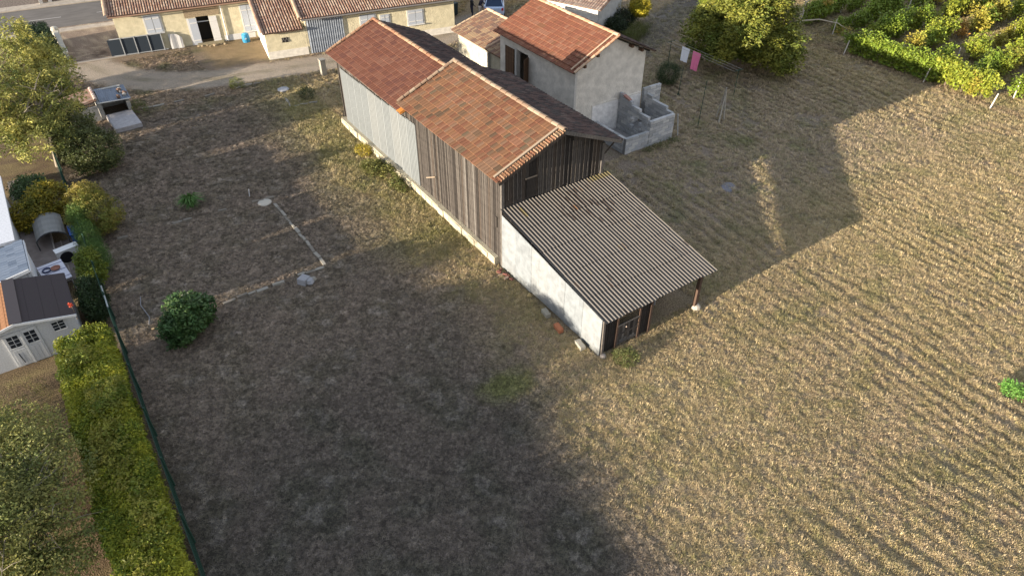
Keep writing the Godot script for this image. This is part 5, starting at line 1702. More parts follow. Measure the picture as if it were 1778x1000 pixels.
func make_person(called: String, label: String, at: Vector3, turn: float, top: Color, legs: Color, hair: Color, stoop: float, sleeve: bool) -> void:
	var o := thing(called, label, "person", at, turn)
	var skin := Color(0.42, 0.25, 0.18)
	var b := []
	var chest := Vector3(0, 1.32, stoop * 0.25)
	var neck := chest + Vector3(0, 0.2, stoop * 0.12)
	var head := neck + Vector3(0, 0.16, 0.03 + stoop * 0.08)
	for s in [-1, 1]:
		var hip := Vector3(s * 0.1, 0.9, 0)
		var knee := Vector3(s * 0.12, 0.48, 0.03)
		var ankle := Vector3(s * 0.13, 0.09, -0.02 + 0.08 * (s + 1))
		b.append([hip, knee, 0.095, 0.062, legs])
		b.append([knee, ankle, 0.062, 0.042, legs])
		b.append([ankle, ankle + Vector3(s * 0.02, -0.04, 0.15), 0.045, 0.035, Color(0.03, 0.03, 0.03)])
		var sh := chest + Vector3(s * 0.19, 0.09, 0)
		var el := sh + Vector3(s * 0.09, -0.27, 0.04 + stoop * 0.2)
		var wr := el + Vector3(-s * 0.05, -0.18, 0.18)
		b.append([sh, el, 0.055, 0.042, top])
		b.append([el, wr, 0.042, 0.028, top if sleeve else skin])
		var d := (wr - el).normalized()
		b.append([wr, wr + d * 0.09, 0.03, 0.034, skin])
	b.append([Vector3(0, 0.93, 0), Vector3(0, 1.1, 0.02), 0.135, 0.125, legs])
	b.append([Vector3(0, 1.08, 0.02), chest, 0.13, 0.15, top])
	b.append([chest + Vector3(-0.13, 0.08, 0), chest + Vector3(0.13, 0.08, 0), 0.085, 0.085, top])
	b.append([neck, head, 0.052, 0.055, skin])
	b.append([head + Vector3(0, 0.02, 0.015), head + Vector3(0, -0.05, 0.03), 0.088, 0.07, skin])
	b.append([head + Vector3(0, 0.05, -0.02), head + Vector3(0, 0.01, -0.035), 0.095, 0.085, hair])
	b.append([head + Vector3(0, -0.01, 0.1), head + Vector3(0, -0.03, 0.115), 0.012, 0.016, skin])
	for s in [-1, 1]:
		b.append([head + Vector3(s * 0.085, 0.0, 0.01), head + Vector3(s * 0.088, -0.03, 0.01), 0.016, 0.012, skin])
	var st := begin()
	sdf_body(st, b, 0.026, 0.045)
	for s in [-1, 1]:  # fingers and thumbs
		var sh := chest + Vector3(s * 0.19, 0.09, 0)
		var el := sh + Vector3(s * 0.09, -0.27, 0.04 + stoop * 0.2)
		var wr := el + Vector3(-s * 0.05, -0.18, 0.18)
		var d := (wr - el).normalized()
		var side := d.cross(Vector3.UP).normalized()
		var palm := wr + d * 0.085
		var f := []
		for k in 4:
			var r := palm + side * (k - 1.5) * 0.019
			var m: Vector3 = r + d * [0.035, 0.042, 0.04, 0.03][k] + Vector3(0, -0.008, 0)
			f.append([r, m, 0.009, 0.0085, skin])
			f.append([m, m + d * 0.022 + Vector3(0, -0.022, 0), 0.0085, 0.007, skin])
		f.append([wr + d * 0.03 + side * -0.025, wr + d * 0.08 + side * -0.06, 0.011, 0.009, skin])
		sdf_body(st, f, 0.0065, 0.006)
	part(o, "body", done(st), mat(Color.WHITE, 0.85, "", Vector3.ONE, "", 1.0, true))


func make_car_and_people() -> void:
	make_car("pale blue hatchback seen from behind on the shaded drive past the farmhouse", P(19.2, 30.4), -32.0, Color(0.33, 0.41, 0.55))
	make_car("light car parked at the far edge of the road, beside the white gate posts", P(-10.9, 55.3), 98.0, Color(0.45, 0.46, 0.52))
	make_person("person", "person in a dark top and pale trousers bending beside the blue car", P(17.3, 29.6), 30.0, Color(0.025, 0.025, 0.04), Color(0.42, 0.38, 0.33), Color(0.03, 0.02, 0.015), 0.55, true)
	make_person("person", "person in dark clothes standing left of the one in pale trousers", P(16.75, 30.0), 75.0, Color(0.03, 0.028, 0.035), Color(0.025, 0.025, 0.04), Color(0.03, 0.022, 0.018), 0.1, true)
	var t := thing("dark_bin", "dark wheeled bin standing near the farmhouse's right corner", "bin", P(15.9, 31.2), 20.0)
	var m := mat(Color(0.02, 0.03, 0.03), 0.6)
	part(t, "tub", prism(PackedVector2Array([Vector2(-0.24, 0.06), Vector2(0.24, 0.06), Vector2(0.3, 0.95), Vector2(-0.3, 0.95)]), 0.6), m)
	box(t, "lid", mat(Color(0.03, 0.04, 0.04), 0.6), Vector3(0, 0.99, -0.3), Vector3(0.64, 0.07, 0.68))
	for x in [-0.24, 0.24]:
		part(t, "wheel", lathe([Vector2(0, 0.03), Vector2(0.1, 0.03), Vector2(0.1, -0.03), Vector2(0, -0.03)], 10), m, Transform3D(Basis(Vector3(0, 0, 1), PI / 2), Vector3(x, 0.1, -0.6)))
	var gp := [["white gate post across the road, the left one of two", -12.8], ["white gate post across the road, nearer the light car", -12.1]]
	for q in gp:
		t = thing("gate_post", q[0], "post", P(q[1], 53.9))
		box(t, "shaft", mat(Color(0.45, 0.43, 0.4), 0.9), Vector3(0, 0.75, 0), Vector3(0.28, 1.5, 0.28))
		box(t, "cap", mat(Color(0.48, 0.46, 0.43), 0.9), Vector3(0, 1.54, 0), Vector3(0.36, 0.09, 0.36))


# ---------------------------------------------------------------- trees, hedges and plants
func make_plants() -> void:
	var lm := leaf_mat(0.55)
	var bark := mat(Color(0.16, 0.125, 0.09), 0.95, "fine", Vector3.ONE * 3)
	var pale_bark := mat(Color(0.22, 0.19, 0.145), 0.95, "fine", Vector3.ONE * 3)
	var broad := leaf_clump(12, 0.2, 0.13, 0.06)
	var laurel := leaf_clump(14, 0.17, 0.12, 0.05)
	var tiny := leaf_clump(22, 0.2, 0.055, 0.022)
	var feather := leaf_clump(16, 0.26, 0.17, 0.05, 0.2)
	var walnut := leaf_clump(14, 0.3, 0.2, 0.09)

	var o := thing("feathery_tree", "tall yellow green tree with fine loose foliage standing behind the well shed", "tree", P(-15.7, 21.7))
	limbs(o, Vector3.ZERO, 6.6, Vector3(2.4, 0, 2.2), 0.16, 9, pale_bark)
	crown(o, "crown", [[Vector3(0.6, 4.4, -0.6), Vector3(2.3, 1.9, 2.2)], [Vector3(0.4, 6.3, -1.6), Vector3(1.2, 1.5, 1.2)], [Vector3(-1.9, 4.3, 0.2), Vector3(2.0, 2.2, 2.1)], [Vector3(1.6, 5.2, -2.2), Vector3(1.1, 1.2, 1.3)], [Vector3(-0.6, 2.6, 1.0), Vector3(1.9, 1.3, 1.6)]], 3600, feather, lm, Color(0.09, 0.125, 0.035), Color(0.42, 0.39, 0.11), 0.27, 0.7, 0.75)
	o = thing("dark_round_shrub", "large dark green shrub in shade right of the feathery tree's trunk", "shrub", P(-14.1, 20.2))
	limbs(o, Vector3.ZERO, 2.0, Vector3(1.2, 0, 1.2), 0.06, 7, bark)
	crown(o, "crown", [[Vector3(0.2, 1.1, 0), Vector3(1.5, 1.2, 1.7)], [Vector3(-0.4, 1.5, -1.6), Vector3(1.3, 1.3, 1.4)]], 1500, broad, lm, Color(0.05, 0.065, 0.02), Color(0.09, 0.1, 0.035), -0.1)
	o = thing("leafy_green_shrub", "green shrub growing over the well shed's clay tiles below the tree", "shrub", P(-14.6, 24.6))
	limbs(o, Vector3.ZERO, 2.2, Vector3(1.0, 0, 1.0), 0.05, 7, bark)
	crown(o, "crown", [[Vector3(0.2, 1.3, 0), Vector3(1.3, 1.2, 1.1)], [Vector3(-1.0, 1.7, -0.6), Vector3(1.2, 1.3, 1.3)]], 1100, broad, lm, Color(0.08, 0.10, 0.025), Color(0.15, 0.16, 0.04), 0.0)
	o = thing("tall_evergreen_shrub", "dense green bush between the feathery tree and the clipped dark hedge", "shrub", P(-14.9, 30.6))
	limbs(o, Vector3.ZERO, 1.8, Vector3(1.1, 0, 1.1), 0.07, 6, bark)
	crown(o, "crown", [[Vector3(0, 1.1, 0), Vector3(1.4, 1.1, 1.8)], [Vector3(0.5, 0.8, -1.6), Vector3(1.0, 0.9, 1.5)]], 1300, broad, lm, Color(0.055, 0.075, 0.02), Color(0.11, 0.12, 0.035), -0.1)
	o = thing("clipped_dark_hedge", "block of dark green clipped hedge behind the low white wall", "hedge", P(-14.3, 39.9))
	_hedge(o, Vector3(0, 0.95, 0), Vector3(2.0, 1.9, 4.6), 2400, laurel, lm, Color(0.018, 0.036, 0.018), Color(0.03, 0.055, 0.022), bark)

	# shrubs along the fence
	o = thing("yellow_green_bush", "rounded yellow green bush turning orange beside the fence on the lawn", "bush", P(-14.9, 13.6))
	limbs(o, Vector3.ZERO, 1.7, Vector3(1.0, 0, 1.0), 0.045, 8, bark)
	crown(o, "crown", [[Vector3(0, 0.95, 0.2), Vector3(1.25, 1.0, 1.25)], [Vector3(-0.1, 1.6, -0.6), Vector3(0.8, 0.7, 0.8)]], 1300, laurel, lm, Color(0.13, 0.16, 0.03), Color(0.26, 0.20, 0.05), 0.0, 0.9, 0.5, 0.9)
	o = thing("golden_bush", "golden yellow bush beyond the fence, behind the arched shelter", "bush", P(-16.7, 16.1))
	limbs(o, Vector3.ZERO, 1.5, Vector3(0.9, 0, 0.9), 0.045, 8, bark)
	crown(o, "crown", [[Vector3(0.1, 1.0, 0), Vector3(1.0, 0.9, 1.0)], [Vector3(-0.8, 0.7, 0.6), Vector3(1.0, 0.8, 0.9)]], 1000, broad, lm, Color(0.11, 0.12, 0.02), Color(0.32, 0.23, 0.02), 0.0)
	o = thing("fern_like_shrub", "small dark green shrub by the terrace's far end", "shrub", P(-17.2, 18.3))
	limbs(o, Vector3.ZERO, 1.1, Vector3(0.7, 0, 0.7), 0.03, 7, bark)
	crown(o, "crown", [[Vector3(0, 0.7, 0), Vector3(0.9, 0.7, 0.9)]], 420, broad, lm, Color(0.05, 0.085, 0.035), Color(0.08, 0.12, 0.04), 0.0)
	o = thing("fence_creeper", "dark green conifer like creeper climbing the wire fence beside the heat pump", "creeper", P(-15.55, 12.0))
	limbs(o, Vector3(0, 0, 0), 1.3, Vector3(0.3, 0, 1.0), 0.04, 6, bark)
	crown(o, "crown", [[Vector3(0, 1.0, -0.9), Vector3(0.45, 1.0, 0.7)], [Vector3(0.05, 0.8, 0.4), Vector3(0.5, 0.9, 1.1)], [Vector3(0.1, 0.7, 2.0), Vector3(0.55, 0.75, 1.1)]], 1500, tiny, lm, Color(0.05, 0.10, 0.025), Color(0.09, 0.15, 0.03), -0.1, 0.9, 0.5, 0.9)
	o = thing("light_green_shrub", "light green shrub against the fence just below the heat pump", "shrub", P(-15.9, 9.3))
	limbs(o, Vector3.ZERO, 1.3, Vector3(0.6, 0, 0.6), 0.03, 6, bark)
	crown(o, "crown", [[Vector3(0.1, 0.8, 0.4), Vector3(0.55, 0.65, 0.8)], [Vector3(0.1, 1.25, 0.0), Vector3(0.5, 0.4, 0.5)]], 620, laurel, lm, Color(0.07, 0.11, 0.02), Color(0.22, 0.24, 0.03), 0.0)
	o = thing("dark_fence_bush", "dark shaded bush between the felt roofed shed and the fence", "bush", P(-16.1, 6.9))
	limbs(o, Vector3.ZERO, 1.2, Vector3(0.5, 0, 1.0), 0.03, 6, bark)
	crown(o, "crown", [[Vector3(0, 0.7, 0), Vector3(0.5, 0.65, 1.5)]], 600, laurel, lm, Color(0.02, 0.04, 0.014), Color(0.04, 0.06, 0.02), -0.1)
	# the long laurel hedge
	o = thing("laurel_hedge", "long yellow green laurel hedge running along the fence below the shed", "hedge", P(-16.8, -5.75))
	_hedge(o, Vector3(0, 0.88, 0), Vector3(1.6, 1.82, 18.5), 16500, laurel, lm, Color(0.08, 0.125, 0.014), Color(0.36, 0.355, 0.036), bark)
	crown(o, "young_shoots", [[Vector3(-0.2, 1.95, -7.0), Vector3(0.75, 0.5, 1.2)], [Vector3(0.3, 1.95, -4.9), Vector3(0.6, 0.4, 1.2)], [Vector3(-0.1, 1.9, -2.4), Vector3(0.7, 0.5, 1.6)], [Vector3(0.2, 1.9, 0.8), Vector3(0.65, 0.4, 1.7)], [Vector3(-0.2, 1.9, 3.4), Vector3(0.6, 0.55, 1.5)], [Vector3(0.1, 1.85, 6.2), Vector3(0.7, 0.4, 1.8)]], 1500, laurel, lm, Color(0.10, 0.14, 0.02), Color(0.26, 0.235, 0.045), 0.18, 0.9, 0.9)
	o = thing("red_flower", "single red flower above the hedge at the shed's eave corner", "flower", P(-16.75, 4.9))
	part(o, "stem", rod(Vector3(0, 1.5, 0.2), Vector3(0, 2.05, 0), 0.012), bark)
	crown(o, "petals", [[Vector3(0, 2.12, 0), Vector3(0.07, 0.06, 0.07)]], 8, leaf_clump(8, 0.05, 0.06, 0.045), lm, Color(0.5, 0.05, 0.03), Color(0.6, 0.1, 0.05), -0.5)
	# the sparse tree in the neighbour's garden
	o = thing("sparse_garden_tree", "sparse olive green tree with bare grey twigs left of the laurel hedge", "tree", P(-19.9, -4.2))
	limbs(o, Vector3.ZERO, 4.0, Vector3(2.2, 0, 2.6), 0.1, 12, pale_bark)
	limbs(o, Vector3(0.2, 0.4, 0.3), 3.6, Vector3(2.4, 0, 2.8), 0.07, 12, pale_bark)
	crown(o, "crown", [[Vector3(0.5, 2.7, 0.0), Vector3(2.1, 1.1, 2.6)], [Vector3(0.3, 2.2, -2.2), Vector3(1.9, 1.0, 2.2)], [Vector3(-0.2, 3.2, 0.8), Vector3(1.6, 0.8, 1.6)], [Vector3(0.5, 2.0, 2.1), Vector3(1.7, 0.9, 1.2)], [Vector3(-0.6, 1.6, -3.6), Vector3(1.5, 0.9, 1.5)]], 8200, leaf_clump(13, 0.22, 0.095, 0.045), lm, Color(0.085, 0.11, 0.03), Color(0.23, 0.215, 0.06), 0.12, 1.0, 0.85)
	for q in [[-26.5, -8.5, "loose garden tree left of the hedge's near end"], [-28.5, -3.0, "loose garden tree left of the sparse olive tree"], [-27.5, 1.5, "loose garden tree left of the shed doors"]]:
		o = thing("garden_tree", q[2], "tree", P(q[0], q[1]))
		limbs(o, Vector3.ZERO, 4.2, Vector3(2.0, 0, 2.2), 0.09, 9, pale_bark)
		crown(o, "crown", [[Vector3(0, 2.2, 0), Vector3(1.6, 1.0, 2.2)], [Vector3(0.2, 3.3, 0.2), Vector3(1.5, 0.9, 2.0)], [Vector3(0, 4.2, -0.2), Vector3(1.0, 0.7, 1.4)]], 900, leaf_clump(12, 0.24, 0.11, 0.05), lm, Color(0.10, 0.11, 0.03), Color(0.2, 0.18, 0.05), 0.2, 1.0, 0.9)
	o = thing("low_garden_weeds", "low straggling weeds growing below the shed doors", "weeds", P(-19.4, 2.6))
	crown(o, "leaves", [[Vector3(0, 0.3, 0), Vector3(1.0, 0.5, 1.3)], [Vector3(-0.6, 0.3, 1.5), Vector3(1.2, 0.45, 1.2)]], 500, tiny, lm, Color(0.13, 0.13, 0.04), Color(0.26, 0.21, 0.09), 0.2)

	# on the lawn
	o = thing("round_laurel_bush", "dense round glossy green laurel bush alone on the shaded lawn", "bush", P(-13.15, 3.35))
	limbs(o, Vector3.ZERO, 1.6, Vector3(1.0, 0, 1.0), 0.05, 9, bark)
	var gloss := leaf_mat(0.35)
	gloss.roughness = 0.38
	crown(o, "crown", [[Vector3(0, 0.9, 0), Vector3(0.95, 0.85, 0.95)], [Vector3(0.35, 0.7, -0.35), Vector3(0.85, 0.68, 0.8)], [Vector3(-0.35, 0.65, 0.35), Vector3(0.85, 0.65, 0.8)], [Vector3(0.1, 1.35, 0.2), Vector3(0.5, 0.45, 0.5)]], 1250, leaf_clump(13, 0.18, 0.15, 0.07), gloss, Color(0.032, 0.07, 0.022), Color(0.075, 0.12, 0.036), -0.12, 0.9, 0.55)
	o = thing("strap_leaved_plant", "clump of bright green strap leaves on the shaded lawn", "plant", P(-10.6, 13.1))
	var st := begin()
	for i in 190:
		var a := rf(0, TAU)
		var d := Vector3(cos(a), 0, sin(a))
		var s := Vector3(-d.z, 0, d.x) * rf(0.025, 0.045)
		var r := rf(0.15, 0.9)
		var h := rf(0.35, 0.75)
		var g := rf(0.7, 1.3)
		var k := Color(0.06 * g, 0.12 * g, 0.03 * g)
		var p1 := d * r * 0.45 + Vector3(0, h, 0)
		var p2 := d * r + Vector3(0, h * rf(0.55, 0.9), 0)
		quad(st, d * 0.04 - s, d * 0.04 + s, p1 + s, p1 - s, k)
		tri(st, p1 - s, p1 + s, p2, k)
	part(o, "leaves", done(st), lm)
	o = thing("weeds_at_barn_wall", "leafy green weeds growing along the metal barn's pale footing", "weeds", P(-0.85, 10.4))
	crown(o, "leaves", [[Vector3(0.1, 0.2, 0), Vector3(0.5, 0.4, 1.6)], [Vector3(-0.3, 0.1, -0.9), Vector3(0.6, 0.4, 1.0)], [Vector3(0.1, 0.15, 1.4), Vector3(0.4, 0.3, 0.9)]], 900, leaf_clump(9, 0.13, 0.09, 0.05), lm, Color(0.06, 0.075, 0.02), Color(0.15, 0.14, 0.04), 0.1)
	o = thing("yellow_weed_tuft", "small yellow weed tuft against the metal barn's footing", "weeds", P(-0.7, 13.5))
	crown(o, "leaves", [[Vector3(0, 0.15, 0), Vector3(0.45, 0.35, 0.7)]], 220, leaf_clump(10, 0.12, 0.07, 0.035), lm, Color(0.22, 0.19, 0.02), Color(0.34, 0.26, 0.04), 0.0)
	for q in [["dark scrub at the old flower bed's far end", -0.6, 22.6, 0.5, 0.6, Color(0.04, 0.05, 0.02)], ["small green bush on the stone edging by the drive", -4.0, 26.8, 0.5, 0.55, Color(0.1, 0.11, 0.03)], ["scrubby green weeds at the open front of the lean-to", 0.75, -7.9, 0.55, 0.35, Color(0.08, 0.09, 0.03)], ["green weeds beside the well shed's right wall", -10.3, 26.5, 0.5, 0.7, Color(0.08, 0.09, 0.03)]]:
		o = thing("scrub", q[0], "scrub", P(q[1], q[2]))
		crown(o, "leaves", [[Vector3(0, q[4] * 0.4, 0), Vector3(q[3], q[4], q[3])]], 230, leaf_clump(9, 0.12, 0.075, 0.035), lm, q[5], q[5] * 1.6, 0.1)
	o = thing("bright_green_clump", "bright green leafy clump alone in the dry field by the right edge", "plant", P(11.75, -17.3))
	crown(o, "leaves", [[Vector3(0, 0.15, 0.1), Vector3(0.33, 0.35, 0.42)], [Vector3(0.1, 0.15, 0.75), Vector3(0.4, 0.4, 0.5)]], 260, leaf_clump(14, 0.13, 0.12, 0.03), lm, Color(0.06, 0.17, 0.03), Color(0.12, 0.24, 0.05), 0.0)
	o = thing("dark_grass_tuft", "dark green grass tufts along the block pen's front wall", "grass", P(14.3, 4.45))
	crown(o, "leaves", [[Vector3(0, 0.05, 0), Vector3(1.6, 0.25, 0.3)]], 260, leaf_clump(9, 0.12, 0.1, 0.02), lm, Color(0.06, 0.08, 0.025), Color(0.14, 0.14, 0.05), 0.1)

	# behind the rendered barn
	o = thing("walnut_tree", "big broad tree with sunlit yellow green top beyond the washing line", "tree", P(27.35, 10.1))
	limbs(o, Vector3.ZERO, 5.6, Vector3(3.0, 0, 3.0), 0.22, 11, bark)
	crown(o, "crown", [[Vector3(0.2, 3.4, -0.2), Vector3(3.3, 2.7, 3.3)], [Vector3(-0.6, 5.6, 0.4), Vector3(2.6, 1.9, 2.6)], [Vector3(0.9, 2.2, 1.2), Vector3(2.6, 1.7, 2.4)], [Vector3(-1.6, 2.6, -1.6), Vector3(2.2, 1.9, 2.2)], [Vector3(2.2, 4.4, -1.6), Vector3(1.5, 1.3, 1.5)], [Vector3(-2.4, 4.0, 1.8), Vector3(1.5, 1.4, 1.4)], [Vector3(-2.9, 2.2, 0.3), Vector3(1.2, 1.0, 1.3)], [Vector3(0.8, 1.4, 3.0), Vector3(1.4, 0.9, 1.1)]], 5200, walnut, lm, Color(0.07, 0.10, 0.018), Color(0.23, 0.225, 0.04), 0.02, 0.55, 0.5)
	o = thing("bare_branched_tree", "thin tree right of the big tree with pale bare limbs and few yellow leaves", "tree", P(34.6, 11.6))
	st = begin()
	tube(st, [Vector3(0, 0, 0), Vector3(0.1, 1.6, 0.2), Vector3(0.3, 3.0, 0.4)], [0.1, 0.085, 0.06], 6)
	tube(st, [Vector3(0.1, 1.6, 0.2), Vector3(1.0, 1.9, 1.4), Vector3(2.0, 1.7, 2.4), Vector3(2.7, 1.2, 3.0)], [0.06, 0.05, 0.035, 0.015], 5)
	tube(st, [Vector3(0.3, 3.0, 0.4), Vector3(1.2, 3.9, 0.8), Vector3(2.4, 4.3, 1.2)], [0.055, 0.04, 0.02], 5)
	tube(st, [Vector3(0.3, 3.0, 0.4), Vector3(-0.4, 4.2, -0.6), Vector3(-0.3, 5.2, -1.2)], [0.05, 0.035, 0.015], 5)
	tube(st, [Vector3(0.9, 3.6, 0.6), Vector3(1.6, 3.4, 1.6)], [0.03, 0.012], 5)
	part(o, "trunk", done(st), mat(Color(0.34, 0.3, 0.23), 0.9))
	crown(o, "leaves", [[Vector3(2.4, 1.2, 2.8), Vector3(0.5, 0.35, 0.7)], [Vector3(2.1, 4.0, 1.2), Vector3(1.0, 0.55, 0.9)], [Vector3(1.5, 3.3, 1.5), Vector3(0.5, 0.4, 0.5)], [Vector3(-0.3, 5.0, -1.0), Vector3(0.8, 0.6, 0.8)]], 150, leaf_clump(9, 0.24, 0.17, 0.09), lm, Color(0.19, 0.17, 0.03), Color(0.34, 0.27, 0.06), 0.1, 0.9, 0.8)
	o = thing("yellow_ball_bush", "rounded bright yellow bush standing on thin stems by the path", "bush", P(27.0, 20.8))
	limbs(o, Vector3.ZERO, 1.5, Vector3(0.5, 0, 0.5), 0.035, 8, bark)
	crown(o, "crown", [[Vector3(0, 1.55, 0), Vector3(0.85, 0.75, 0.85)]], 520, broad, lm, Color(0.27, 0.24, 0.02), Color(0.40, 0.32, 0.03), -0.1)
	o = thing("orange_yellow_bush", "pale orange yellow bush between the outbuilding and the yellow ball bush", "bush", P(25.3, 22.6))
	limbs(o, Vector3.ZERO, 1.6, Vector3(0.8, 0, 0.8), 0.04, 8, bark)
	crown(o, "crown", [[Vector3(0, 1.5, 0), Vector3(1.0, 1.0, 1.0)], [Vector3(0.7, 0.9, -0.6), Vector3(0.7, 0.7, 0.7)]], 620, broad, lm, Color(0.24, 0.19, 0.06), Color(0.36, 0.28, 0.10), 0.05)
	o = thing("dark_evergreen_bush", "dark evergreen bush in shade below the orange yellow bush", "bush", P(25.6, 21.1))
	limbs(o, Vector3.ZERO, 1.1, Vector3(0.6, 0, 0.6), 0.04, 6, bark)
	crown(o, "crown", [[Vector3(0, 0.8, 0), Vector3(1.2, 0.8, 0.8)], [Vector3(-1.6, 0.7, 1.0), Vector3(1.0, 0.8, 0.8)]], 620, broad, lm, Color(0.02, 0.03, 0.014), Color(0.035, 0.05, 0.02), -0.1)
	o = thing("low_box_hedge", "low clipped green hedge beside the path behind the rendered barn", "hedge", P(24.9, 18.7), 25.0)
	_hedge(o, Vector3(0, 0.42, 0), Vector3(3.0, 0.8, 1.1), 700, tiny, lm, Color(0.07, 0.085, 0.02), Color(0.12, 0.125, 0.03), bark)
	o = thing("round_clipped_bush", "small dark round clipped bush between the block pen and the washing line", "bush", P(20.9, 10.9))
	limbs(o, Vector3.ZERO, 1.0, Vector3(0.4, 0, 0.4), 0.04, 6, bark)
	crown(o, "crown", [[Vector3(0, 0.75, 0), Vector3(0.75, 0.75, 0.75)]], 560, tiny, lm, Color(0.022, 0.04, 0.016), Color(0.04, 0.065, 0.022), -0.3, 0.9, 0.3)
	o = thing("sunlit_far_hedge", "sunlit bright green hedge along the path at the top edge", "hedge", P(37.0, 21.4), 32.0)
	_hedge(o, Vector3(0, 0.9, 0), Vector3(9.0, 1.8, 1.6), 1900, broad, lm, Color(0.12, 0.17, 0.02), Color(0.22, 0.25, 0.03), bark)


func _hedge(o: Node3D, c: Vector3, s: Vector3, n: int, clump: Mesh, m: Material, ca: Color, cb: Color, bark: Material) -> void:
	# clipped hedge: leaf clumps through the outer layer of a box with worn edges, over a frame of stems
	var st := begin()
	var long := maxf(s.x, s.z)
	for i in int(long * 2.5):
		var f := rf(-0.46, 0.46) * long
		var g := rf(-0.3, 0.3) * minf(s.x, s.z)
		var p := Vector3(f, 0, g) if s.x > s.z else Vector3(g, 0, f)
		tube(st, [Vector3(c.x + p.x, 0, c.z + p.z), Vector3(c.x + p.x + rf(-0.2, 0.2), s.y * 0.8, c.z + p.z + rf(-0.2, 0.2))], [0.03, 0.012], 4)
	part(o, "stems", done(st), bark)
	var where := []
	var tint := []
	for i in n:
		var q := Vector3(rf(-1, 1), rf(-1, 1), rf(-1, 1))
		var face := rng.randf() * (s.x * s.y + s.y * s.z + s.x * s.z * 0.5)
		var depth := 1.0 - pow(rng.randf(), 1.6) * 0.4
		if face < s.x * s.y:
			q.z = signf(q.z) * depth
		elif face < s.x * s.y + s.y * s.z:
			q.x = signf(q.x) * depth
		else:
			q.y = depth
		var p := c + q * s * 0.5
		var wob := 0.34 * mid.get_noise_3dv((o.position + p) * 1.3) + 0.14 * small.get_noise_3dv((o.position + p) * 1.4)
		p += Vector3(q.x, maxf(q.y, 0), q.z).normalized() * wob
		if small.get_noise_3dv((o.position + p) * 2.0) < -0.42:
			continue
		where.append(Transform3D(Basis.from_euler(Vector3(rf(-0.6, 0.6), rf(0, TAU), rf(-0.6, 0.6))).scaled(Vector3.ONE * rf(0.7, 1.25)), p))
		var k := clampf(0.5 + 0.9 * big.get_noise_3dv((o.position + p) * 8.0) + rf(-0.4, 0.4), 0, 1)
		tint.append(ca.lerp(cb, k) * rf(0.8, 1.2))
	many(o, "foliage", clump, m, where, tint)


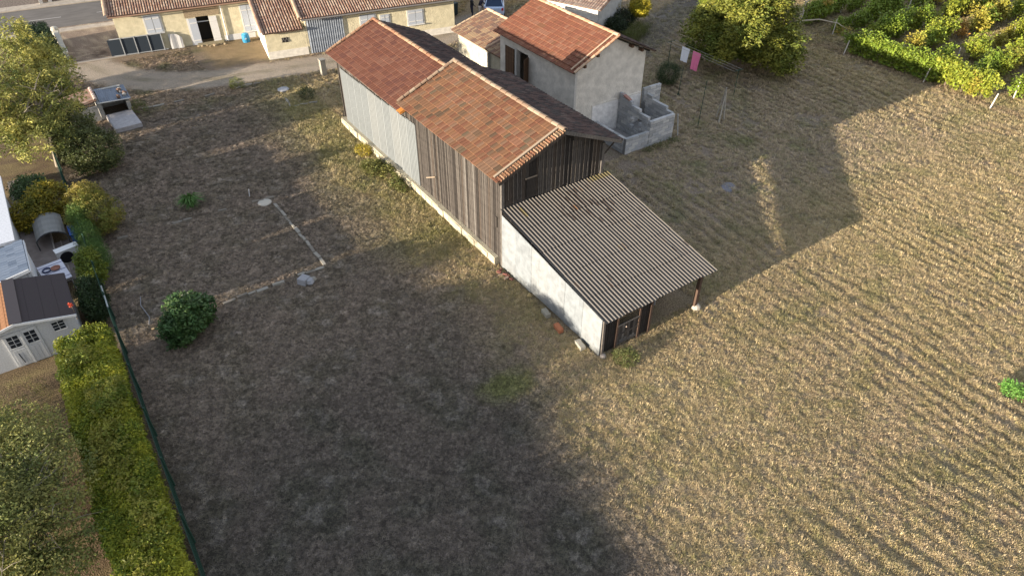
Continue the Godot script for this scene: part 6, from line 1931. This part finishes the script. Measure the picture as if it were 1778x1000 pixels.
func make_vineyard() -> void:
	var lm := leaf_mat(0.6)
	var bark := mat(Color(0.12, 0.09, 0.065), 0.95)
	var stake := mat(Color(0.45, 0.41, 0.36), 0.9)
	var kinds := [["green", Color(0.10, 0.165, 0.02), Color(0.2, 0.25, 0.03)], ["yellow green", Color(0.14, 0.20, 0.024), Color(0.28, 0.29, 0.036)], ["golden yellow", Color(0.2, 0.21, 0.03), Color(0.36, 0.29, 0.05)], ["orange", Color(0.24, 0.17, 0.035), Color(0.40, 0.22, 0.06)]]
	var clump := leaf_clump(13, 0.21, 0.12, 0.085)
	var protos := []
	for k in kinds.size():
		for v in 2:
			var o := Node3D.new()
			var st := begin()
			tube(st, [Vector3.ZERO, Vector3(rf(-0.1, 0.1), 0.35, rf(-0.05, 0.05)), Vector3(rf(-0.1, 0.1), 0.65, 0)], [0.05, 0.04, 0.03], 6)
			for s in [-1, 1]:
				tube(st, [Vector3(0, 0.62, 0), Vector3(s * 0.3, 0.75, 0), Vector3(s * 0.55, 0.95, rf(-0.15, 0.15))], [0.025, 0.018, 0.008], 4)
			part(o, "vine_stem", done(st), bark)
			crown(o, "vine_leaves", [[Vector3(-0.15, 0.85, 0), Vector3(0.6, 0.42, 0.45)], [Vector3(0.3, 0.95, rf(-0.15, 0.15)), Vector3(0.5, 0.4, 0.42)], [Vector3(rf(-0.3, 0.3), 0.5, rf(-0.2, 0.2)), Vector3(0.5, 0.4, 0.4)]], 84, clump, lm, kinds[k][1], kinds[k][2], 0.05, 0.9, 0.7)
			protos.append(o)
	# the row along the field's edge
	var i := 0
	var v := 7.5
	while v > -3.0:
		var k := 0 if v > 2.0 else (1 if rng.randf() < 0.6 else 0)
		if v < -0.5 and rng.randf() < 0.35:
			k = 2
		var c := protos[k * 2 + i % 2].duplicate() as Node3D
		tag(c, "vine", "%s vine of the leafy field edge row, %s from the big tree" % [kinds[k][0], nth(i)], "vine", "vines of the row along the field edge")
		c.position = P(36.6 + rf(-0.15, 0.15), v)
		c.rotation.y = PI / 2 + rf(-0.3, 0.3)
		c.scale = Vector3.ONE * rf(1.0, 1.5)
		v -= 0.62
		i += 1
	var names_of_row := ["nearest", "second", "third", "fourth", "fifth", "sixth", "seventh"]
	var r := 0
	for row_v in [-3.7, -0.9, 1.8, 4.7, 7.6, 10.6, 13.6]:
		var u := 38.2
		var count := 0
		while u < 60.0:
			u += rf(0.95, 1.25)
			if rng.randf() < 0.22:
				continue
			var n := rng.randf()
			var k := 1 if n < 0.45 else (0 if n < 0.7 else (2 if n < 0.96 else 3))
			if row_v > 9.0 and u < 47.0:
				k = 0
			var c := protos[k * 2 + rng.randi() % 2].duplicate() as Node3D
			tag(c, "vine", "%s vine in the %s vineyard row from the bottom, %s from the field edge" % [kinds[k][0], names_of_row[r], nth(count)], "vine", "vines of the %s vineyard row" % names_of_row[r])
			count += 1
			c.position = P(u, row_v + rf(-0.35, 0.35))
			c.rotation.y = rf(-0.4, 0.4)
			c.scale = Vector3.ONE * rf(0.85, 1.6)
		u = 38.4
		count = 0
		while u < 60.0:
			var s := thing("vine_stake", "pale wooden stake in the %s vineyard row from the bottom, %s from the field edge" % [names_of_row[r], nth(count)], "stake", P(u + rf(-0.2, 0.2), row_v), 0.0, "stakes of the %s vineyard row" % names_of_row[r])
			part(s, "stake", rod(Vector3.ZERO, Vector3(rf(-0.1, 0.2), 1.25, rf(-0.1, 0.1)), 0.045, 0.035), stake)
			u += 2.55
			count += 1
		r += 1
	for q in [[35.74, 7.5, "leaning pale stake at the far end of the leafy vine row by the big tree"], [35.95, 1.2, "pale stake standing half way along the leafy vine row"], [35.6, -3.66, "tall pale stake at the near end of the leafy vine row"], [36.6, -5.9, "short pale stake nearest the right edge of the field"]]:
		var s := thing("row_end_stake", q[2], "stake", P(q[0], q[1]))
		part(s, "stake", rod(Vector3.ZERO, Vector3(0.15, 1.05, 0.05), 0.05, 0.04), stake)
	for o in protos:
		o.free()


func nth(i: int) -> String:
	return ["first", "second", "third", "fourth", "fifth", "sixth", "seventh", "eighth", "ninth", "tenth", "eleventh", "twelfth", "thirteenth", "fourteenth", "fifteenth", "sixteenth", "seventeenth", "eighteenth", "nineteenth", "twentieth", "twenty first", "twenty second", "twenty third", "twenty fourth"][mini(i, 23)]
